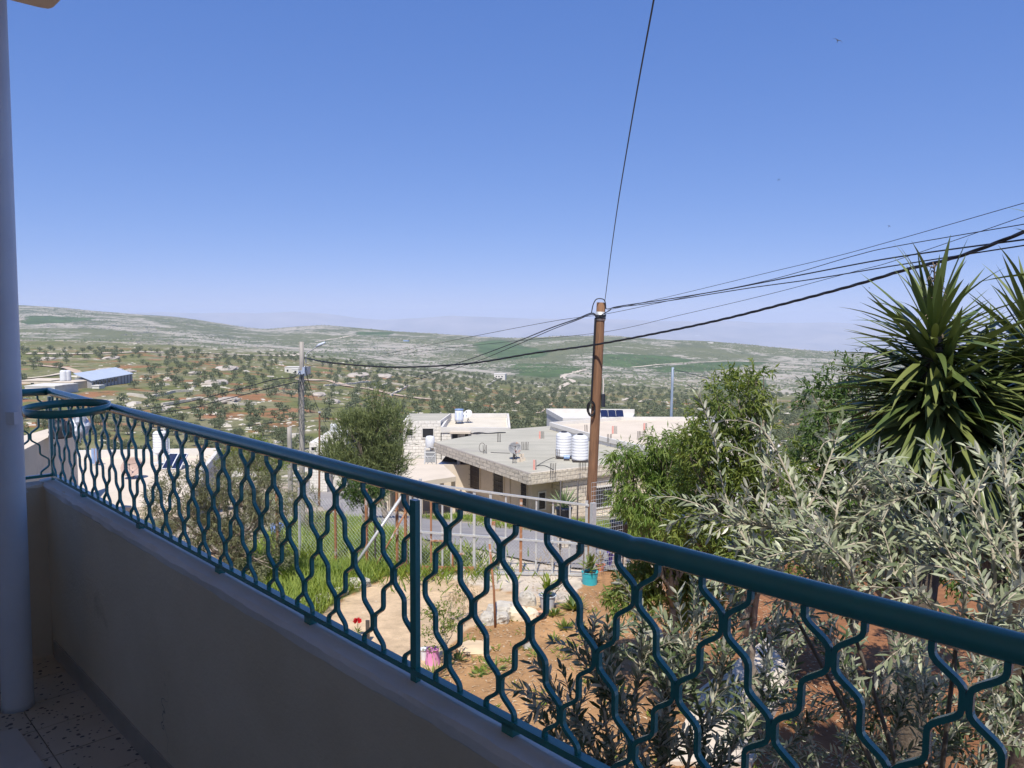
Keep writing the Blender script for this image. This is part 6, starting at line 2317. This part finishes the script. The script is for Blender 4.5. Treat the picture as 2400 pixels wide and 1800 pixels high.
# big grey-green shrubs left, beyond the lawn
leafy('olive_shrub', 'large grey-green shrub mass behind the bars at the middle left', 'shrub',
      [(420, 1165, 70), (500, 1130, 65), (590, 1110, 70), (640, 1170, 60), (540, 1200, 80), (450, 1240, 70), (600, 1250, 75), (370, 1200, 50), (520, 1290, 70), (630, 1320, 55), (560, 1350, 60), (420, 1300, 50)],
      17.5, (540, 1400), M_scrub, 4200, 9, .11, .020, .17, .15, 18, depth=.9, r0=.08)
leafy('green_shrub', 'fresh green shrub rising behind the grey shrubs at the left', 'shrub',
      [(560, 1075, 42), (620, 1080, 38), (595, 1055, 30), (650, 1110, 32)],
      24, (600, 1150), M_green, 800, 8, .13, .03, .2, .2, 19, depth=.8, r0=.05)
leafy('roadside_bush', 'dark green bush behind the roadside mesh fence', 'bush',
      [(825, 1135, 30), (850, 1150, 34), (875, 1160, 30), (830, 1165, 26), (890, 1135, 26)],
      27, (850, 1190), M_green2, 700, 8, .12, .03, .18, .2, 20, depth=.8, r0=.05)
leafy('roadside_bush', 'low weedy bush at the road edge right of the short brown pole', 'bush',
      [(700, 1130, 22), (720, 1165, 26), (690, 1190, 24), (740, 1225, 26), (790, 1228, 22)],
      24, (715, 1240), M_scrub, 420, 8, .10, .02, .18, .1, 21, depth=.8, r0=.03)
# pine
leafy('pine_tree', 'fluffy grey-green pine tree between the utility pole and the white block house', 'tree',
      [(862, 985, 26), (895, 965, 22), (918, 980, 22), (835, 1025, 34), (890, 1025, 46), (933, 1030, 26), (800, 1055, 28), (785, 1075, 22), (812, 1085, 34), (850, 1075, 46), (905, 1080, 44), (935, 1075, 28), (775, 1085, 22), (880, 945, 16), (820, 1005, 24), (860, 1115, 36), (910, 1120, 30)],
      41, (905, 1150), M_pine, 2300, 9, .36, .045, .75, -.55, 22, depth=.9, r0=.18)

# ------------------------------------------------------------------ yucca by the balcony: every sword leaf is a leaf of its own
M_yucca = leaf_mat('yucca_leaf', (.070, .108, .030), (.185, .208, .064), trans=.08, rough=.36, spec=.5)
M_yold = leaf_mat('old_yucca_leaf', (.28, .22, .07), (.42, .30, .13), trans=.10, rough=.6)


def sword(L_, W_, droop, seed, m):
    n = 9
    t = np.linspace(0, 1, n)
    w = W_ * np.interp(t, [0, .08, .3, .55, .8, 1], [.75, .62, 1, .95, .55, .02])
    y = L_ * t
    z = -droop * L_ * t ** 2.2
    rows = []
    fold = .30
    for i in range(n):
        rows += [(-w[i] / 2, y[i], z[i] + fold * w[i] / 2), (0, y[i], z[i]), (w[i] / 2, y[i], z[i] + fold * w[i] / 2)]
    i = np.arange(n - 1)[:, None] * 3
    j = np.arange(2)[None, :]
    F = np.stack([i + j, i + j + 1, i + 3 + j + 1, i + 3 + j], -1).reshape(-1, 4)
    rng = np.random.default_rng(seed)
    mb = MB().add(rows, F, np.clip(rng.random() * .7 + .3 * np.repeat(t, 3), 0, 1))
    return mb.mesh('yucca_leaf', m, True)


SW = [sword(.64, .056, .02, 1, M_yucca), sword(.70, .060, .07, 2, M_yucca), sword(.60, .052, .0, 3, M_yucca), sword(.68, .056, .22, 4, M_yucca), sword(.66, .054, .34, 7, M_yucca)]
SWD = [sword(.66, .05, .22, 5, M_yold), sword(.60, .045, .30, 6, M_yold)]


def yucca(label, heads, base, seed, flower=None):
    """heads: (centre, crown height, number of leaves, scale)"""
    rng = np.random.default_rng(seed)
    g = Vector((base[0], base[1], hz(*base)))
    root = thing('yucca_tree', label, 'yucca', g)
    for hi, (c, hh, n, sc2, el0, extra) in enumerate(heads):
        c = Vector(c)
        mass = MB()
        tb = MB()
        lo_ = g.lerp(c, .35) + Vector((rng.uniform(-.1, .1), 0, 0))
        q = catmull([Vector((0, 0, -.1)), (lo_ - g), c - g - Vector((0, 0, hh)), c - g], 7)
        tb.tube(q, np.linspace(.13, .055, len(q)) * (1 + .06 * np.sin(np.arange(len(q)) * 2.3)), 14)
        tb.build('trunk', mat('yucca_bark', (.10, .075, .05), (.17, .13, .09), 14, .95, .02, 25), root, True)
        ga_ = rng.uniform(0, 6.28)
        for k in range(n + extra):
            f = (k + .5) / n if k < n else .25 + .75 * (k - n + .5) / extra                                   # 0 top of the head .. 1 old skirt
            ga_ += 2.39996
            el = rad(el0 - (el0 + 86) * f ** 1.0) + rng.normal(0, .12)
            z = -hh * f ** 1.15
            old = f > .74 and rng.random() < .45
            me = SWD[rng.integers(2)] if old else SW[rng.integers(5)]
            a = ga_ + rng.normal(0, .12)
            d = Vector((math.cos(a) * math.cos(el), math.sin(a) * math.cos(el), math.sin(el)))
            up = Vector((-math.cos(a) * math.sin(el), -math.sin(a) * math.sin(el), math.cos(el)))
            up = (up + Vector(rng.normal(0, .22, 3))).normalized()
            x = d.cross(up).normalized()
            up = x.cross(d).normalized()
            s_ = sc2 * rng.uniform(.84, 1.12)
            M4 = Matrix(((x.x, d.x, up.x, 0), (x.y, d.y, up.y, 0), (x.z, d.z, up.z, 0), (0, 0, 0, 1)))
            p = c - g + Vector((0, 0, z)) + d * .05
            if k < n:
                child('leaf', me, root, rot=Matrix.Translation(p) @ M4 @ Matrix.Scale(s_, 4))
            else:
                V = np.array([v.co[:] for v in me.vertices]) * s_
                mass.add(V @ np.array(M4.to_3x3()).T + np.array(p), [np.array([q.vertices[:] for q in me.polygons])], rng.random())
        if extra:
            tag(mass.build('leaf_mass', M_yucca, root, True), kind='stuff')
        if flower and hi in flower:
            fb_ = MB()
            top = c - g + Vector((-.05, -.05, .52 * sc2))
            fb_.tube([c - g, (c - g).lerp(top, .5) + Vector((.01, 0, 0)), top], [.02, .012, .005], 6)
            for k in range(34):
                t = rng.uniform(.15, 1)
                o_ = (c - g).lerp(top, t)
                dd = Vector(rng.normal(0, 1, 3))
                dd.z = abs(dd.z) * .3 - .1
                dd.normalize()
                ln = (.16 - .09 * t)
                fb_.tube([o_, o_ + dd * ln * .6 + Vector((0, 0, .015)), o_ + dd * ln + Vector((0, 0, -.03))], [.005, .004, .002], 4, cap=False)
            tag(fb_.build('dry_flower_stalk', mat('dry_stalk_brown', (.07, .045, .04), (.2, .15, .1), 20, .9), root), kind='stuff')
    return root


YY = 6.1
yb = P(2215, 1000, YY)
yucca('tall spiky yucca with a dry flower stalk and drooping skirt at the right', [(P(2188, 778, YY), .42, 105, .97, 84, 120), (P(2208, 872, YY + .05), .78, 180, 1.24, 50, 620)], (yb.x, yb.y + .1), 3, (0,))
y2 = P(2440, 1000, YY + .3)
yucca('second yucca head cut by the right edge of the view', [(P(2425, 790, YY + .1), .55, 120, 1.04, 84, 60), (P(2335, 880, YY + .35), .70, 120, 1.2, 50, 420), (P(2590, 600, YY - .4), .5, 50, .98, 84, 0)], (y2.x, y2.y + .2), 9, ())

# ------------------------------------------------------------------ olive tree by the balcony
OLEAF = []
for k in range(4):
    mb = MB().leaves([(0, 0, 0)], [(0, 1, 0)], [(0, .0, 1)], .062, .0150 + .001 * k, .15 + .22 * k, 'hex')
    OLEAF.append(mb.mesh('olive_leaf', M_olive))


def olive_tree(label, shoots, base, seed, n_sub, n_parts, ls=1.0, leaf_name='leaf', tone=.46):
    """shoots: polylines of (px, py, Y) from the crown's inside to its tips; side twigs carry paired narrow leaves"""
    rng = np.random.default_rng(seed)
    g = Vector((base[0], base[1], hz(*base)))
    root = thing('olive_tree', label, 'olive tree', g)
    fork = Vector(P(*shoots[0][0])) * .0
    starts = [P(*s[0]) for s in shoots]
    mid = sum(starts, Vector((0, 0, 0))) / len(starts)
    fork = g.lerp(mid, .72)
    tb = MB()
    tb.tube(catmull([g - Vector((0, 0, .2)), g.lerp(fork, .5) + Vector((.08, 0, 0)), fork], 6), np.linspace(.11, .06, 13), 10)
    for s in starts:
        tb.tube(catmull([fork, fork.lerp(s, .5) + Vector((0, 0, .05)), s], 5), np.linspace(.013, .008, 11), 6, cap=False)
    tb.build('trunk', M_bark, root, True).location = -g
    bb = MB()
    Lp, Ld, Ln, Lt = [], [], [], []

    def leaf_twig(line, r0, dens):
        p = np.array([tuple(q) for q in line])
        sg = np.linalg.norm(np.diff(p, axis=0), axis=1)
        d = np.concatenate([[0], np.cumsum(sg)])
        n = max(3, int(d[-1] / .021 * dens))
        bb.tube(p, np.linspace(r0, .0016, len(p)), 5, cap=False)
        u = np.linspace(.12, 1.0, n)
        for i, uu in enumerate(u):
            s = uu * d[-1]
            k_ = min(np.searchsorted(d, s), len(p) - 1)
            k_ = max(k_, 1)
            a, b = p[k_ - 1], p[k_]
            t = (s - d[k_ - 1]) / max(sg[k_ - 1], 1e-6)
            o = a + (b - a) * t
            T = (b - a) / (np.linalg.norm(b - a) + 1e-9)
            s1 = np.cross(T, [0, 0, 1.0] if abs(T[2]) < .9 else [1.0, 0, 0])
            s1 /= np.linalg.norm(s1)
            s2 = np.cross(T, s1)
            th = (i % 2) * math.pi / 2 + rng.normal(0, .35)
            for sgn in (1, -1):
                side = (s1 * math.cos(th) + s2 * math.sin(th)) * sgn
                dd = T * rng.uniform(.55, .95) + side * rng.uniform(.6, .9) + np.array([0, 0, rng.uniform(-.1, .25)])
                Lp.append(o)
                Ld.append(dd)
                Ln.append(np.cross(side, np.cross(T, side)) * .2 - T * .6 + np.array([0, 0, .9]) + rng.normal(0, .3, 3))
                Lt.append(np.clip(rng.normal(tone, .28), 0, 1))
        return p
    for s in shoots:
        line = catmull([P(*q) for q in s], 7)
        leaf_twig(line, .009, .75)
        n = len(line)
        tip = s[-1]
        for k in range(n_sub if (tip[1] > 1100 or tip[0] > 2000) else int(n_sub * .32)):
            i = rng.integers(int(n * .15), n - 1)
            o = line[i]
            T = (line[min(i + 1, n - 1)] - line[max(i - 1, 0)]).normalized()
            dd = (T * .8 + Vector(rng.normal(0, .75, 3)) + Vector((0, 0, .15))).normalized()
            ln = rng.uniform(.12, .34)
            leaf_twig([o, o + dd * ln * .4 + Vector((0, 0, .01)), o + dd * ln * .75 + Vector((0, 0, .005)), o + dd * ln - Vector((0, 0, .02))], .0035, 1.0)
    bb.build('branches', M_bark2, root, True).location = -g
    Lp, Ld, Ln, Lt = map(np.array, (Lp, Ld, Ln, Lt))
    # leaves nearest the eye become leaves of their own, the rest one mass
    pxy = to_px(Lp[:, 0], Lp[:, 1], Lp[:, 2])
    vis = (pxy[0] > 0) & (pxy[0] < 2400) & (pxy[1] > 0) & (pxy[1] < 1800)
    dist = np.linalg.norm(Lp, axis=1) + np.where(vis, 0, 100)
    order = np.argsort(dist)
    sel, rest_ = order[:n_parts], order[n_parts:]
    for i in sel:
        d = Vector(Ld[i]).normalized()
        x = d.cross(Vector(Ln[i])).normalized()
        u = x.cross(d)
        M4 = Matrix(((x.x, d.x, u.x, 0), (x.y, d.y, u.y, 0), (x.z, d.z, u.z, 0), (0, 0, 0, 1)))
        child(leaf_name, OLEAF[min(3, int(Lt[i] * 4))], root, rot=Matrix.Translation(Vector(Lp[i]) - g) @ M4 @ Matrix.Scale(ls * rng.uniform(.7, 1.15), 4))
    o = MB().leaves(Lp[rest_], Ld[rest_], Ln[rest_], .062 * ls * rng.uniform(.65, 1.15, len(rest_)), .0160 * ls * rng.uniform(.8, 1.15, len(rest_)), Lt[rest_], 'hex').build('foliage', M_olive, root)
    o.location = -g
    tag(o, kind='stuff')
    print('olive leaves', len(Lp))
    return root


sh_ = []
A1, A2, A3 = (2000, 1480, 3.1), (2240, 1520, 2.8), (1850, 1420, 3.3)
for st, pts_ in ((A3, [(1760, 1290, 3.2), (1700, 1160, 3.3), (1672, 1010, 3.4)]), (A3, [(1790, 1260, 3.1), (1790, 1120, 3.2), (1815, 960, 3.3)]),
                 (A1, [(1900, 1270, 3.0), (1850, 1120, 3.1), (1780, 1000, 3.2), (1700, 985, 3.25)]), (A1, [(1960, 1240, 2.9), (1990, 1150, 3.0), (2100, 1110, 3.1)]),
                 (A3, [(1820, 1270, 3.1), (1900, 1180, 3.1), (1950, 1060, 3.2), (1975, 985, 3.3)]),
                 (A2, [(2330, 1380, 2.6), (2290, 1190, 2.7), (2170, 1155, 2.8), (2100, 1170, 2.85)]), (A2, [(2370, 1380, 2.6), (2380, 1250, 2.65), (2360, 1130, 2.7), (2320, 1110, 2.75)]),
                 (A2, [(2260, 1380, 2.7), (2180, 1260, 2.8), (2090, 1210, 2.9), (2020, 1215, 3.0)]), (A1, [(1930, 1330, 2.9), (1830, 1250, 3.0), (1700, 1210, 3.1), (1640, 1190, 3.2)]),
                 (A1, [(2050, 1340, 2.8), (2080, 1280, 2.9), (2060, 1230, 2.95)]), (A2, [(2440, 1400, 2.5), (2460, 1260, 2.6), (2440, 1130, 2.7)]), (A1, [(2000, 1360, 2.7), (1960, 1300, 2.7), (1900, 1290, 2.75), (1820, 1330, 2.8)]),
                 (A2, [(2200, 1440, 2.6), (2130, 1380, 2.6), (2080, 1330, 2.7)]), (A2, [(2330, 1440, 2.4), (2260, 1330, 2.5), (2200, 1290, 2.6)]),
                 (A1, [(1970, 1400, 2.9), (1900, 1390, 3.0), (1790, 1340, 3.1), (1740, 1300, 3.2)])):
    sh_.append([st] + pts_)
ob = P(2560, 1760, 3.3)
olive_tree('silvery olive tree reaching up to the balcony railing at the right', sh_, (ob.x, ob.y), 5, 13, 300, .95)
# shaded suckers and oleander-like bushes under it
sh2 = []
for st, pts_ in (((1460, 1900, 5.0), [(1420, 1700, 5.0), (1390, 1560, 5.1), (1385, 1500, 5.2)]), ((1460, 1900, 5.0), [(1480, 1700, 5.0), (1500, 1560, 5.1), (1520, 1470, 5.2)]), ((1520, 1900, 4.8), [(1560, 1700, 4.9), (1600, 1560, 5.0), (1640, 1440, 5.1)]),
                 ((1460, 1900, 5.0), [(1380, 1740, 4.9), (1320, 1660, 4.9), (1270, 1640, 5.0)]), ((1520, 1900, 4.8), [(1500, 1750, 4.8), (1450, 1660, 4.9), (1430, 1600, 5.0)]),
                 ((1600, 1900, 4.6), [(1620, 1760, 4.7), (1680, 1620, 4.8), (1720, 1520, 4.9)]), ((1520, 1900, 4.8), [(1560, 1780, 4.9), (1560, 1660, 5.0), (1560, 1590, 5.0)]), ((1600, 1900, 4.6), [(1700, 1780, 4.6), (1780, 1660, 4.7), (1790, 1500, 4.8)]),
                 ((1460, 1900, 5), [(1400, 1800, 4.9), (1340, 1770, 4.9), (1300, 1740, 4.9)])):
    sh2.append([st] + pts_)
sh2 = [[(a, b, c * .66) for a, b, c in q] for q in sh2]
ob = P(1520, 1880, 3.6)
olive_tree('dark shaded young olive bush seen through the bars under the balcony', sh2, (ob.x, ob.y), 7, 16, 60, 1.1, tone=.16)  # low leaf tone paints the house shade into the leaf colour
sh3 = []
for st, pts_ in (((1950, 1950, 4.4), [(1900, 1750, 4.5), (1860, 1620, 4.6), (1830, 1520, 4.7)]), ((1950, 1950, 4.4), [(1980, 1750, 4.4), (1990, 1600, 4.5), (1960, 1480, 4.6)]), ((2050, 1950, 4.2), [(2080, 1780, 4.2), (2120, 1640, 4.3), (2110, 1530, 4.4)]),
                 ((2150, 1950, 4.1), [(2200, 1800, 4.1), (2250, 1680, 4.2), (2280, 1580, 4.2)]), ((2150, 1950, 4.1), [(2280, 1820, 4.0), (2360, 1720, 4.0), (2400, 1640, 4.0)]), ((1950, 1950, 4.4), [(1850, 1800, 4.5), (1780, 1730, 4.5), (1720, 1680, 4.6)]),
                 ((2050, 1950, 4.2), [(2030, 1780, 4.3), (2050, 1680, 4.4), (2000, 1640, 4.4)]), ((2150, 1950, 4.1), [(2180, 1790, 4.0), (2160, 1700, 4.1), (2180, 1600, 4.1)]), ((2250, 1950, 4.0), [(2320, 1800, 4.0), (2340, 1640, 4.1), (2320, 1560, 4.2)])):
    sh3.append([st] + pts_)
sh3 = [[(a, b, c * .8) for a, b, c in q] for q in sh3]
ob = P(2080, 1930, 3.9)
olive_tree('tangled olive undergrowth below the handrail at the lower right', sh3, (ob.x, ob.y), 8, 17, 60, 1.0, tone=.22)  # leaves toned down too, shade painted into their colour
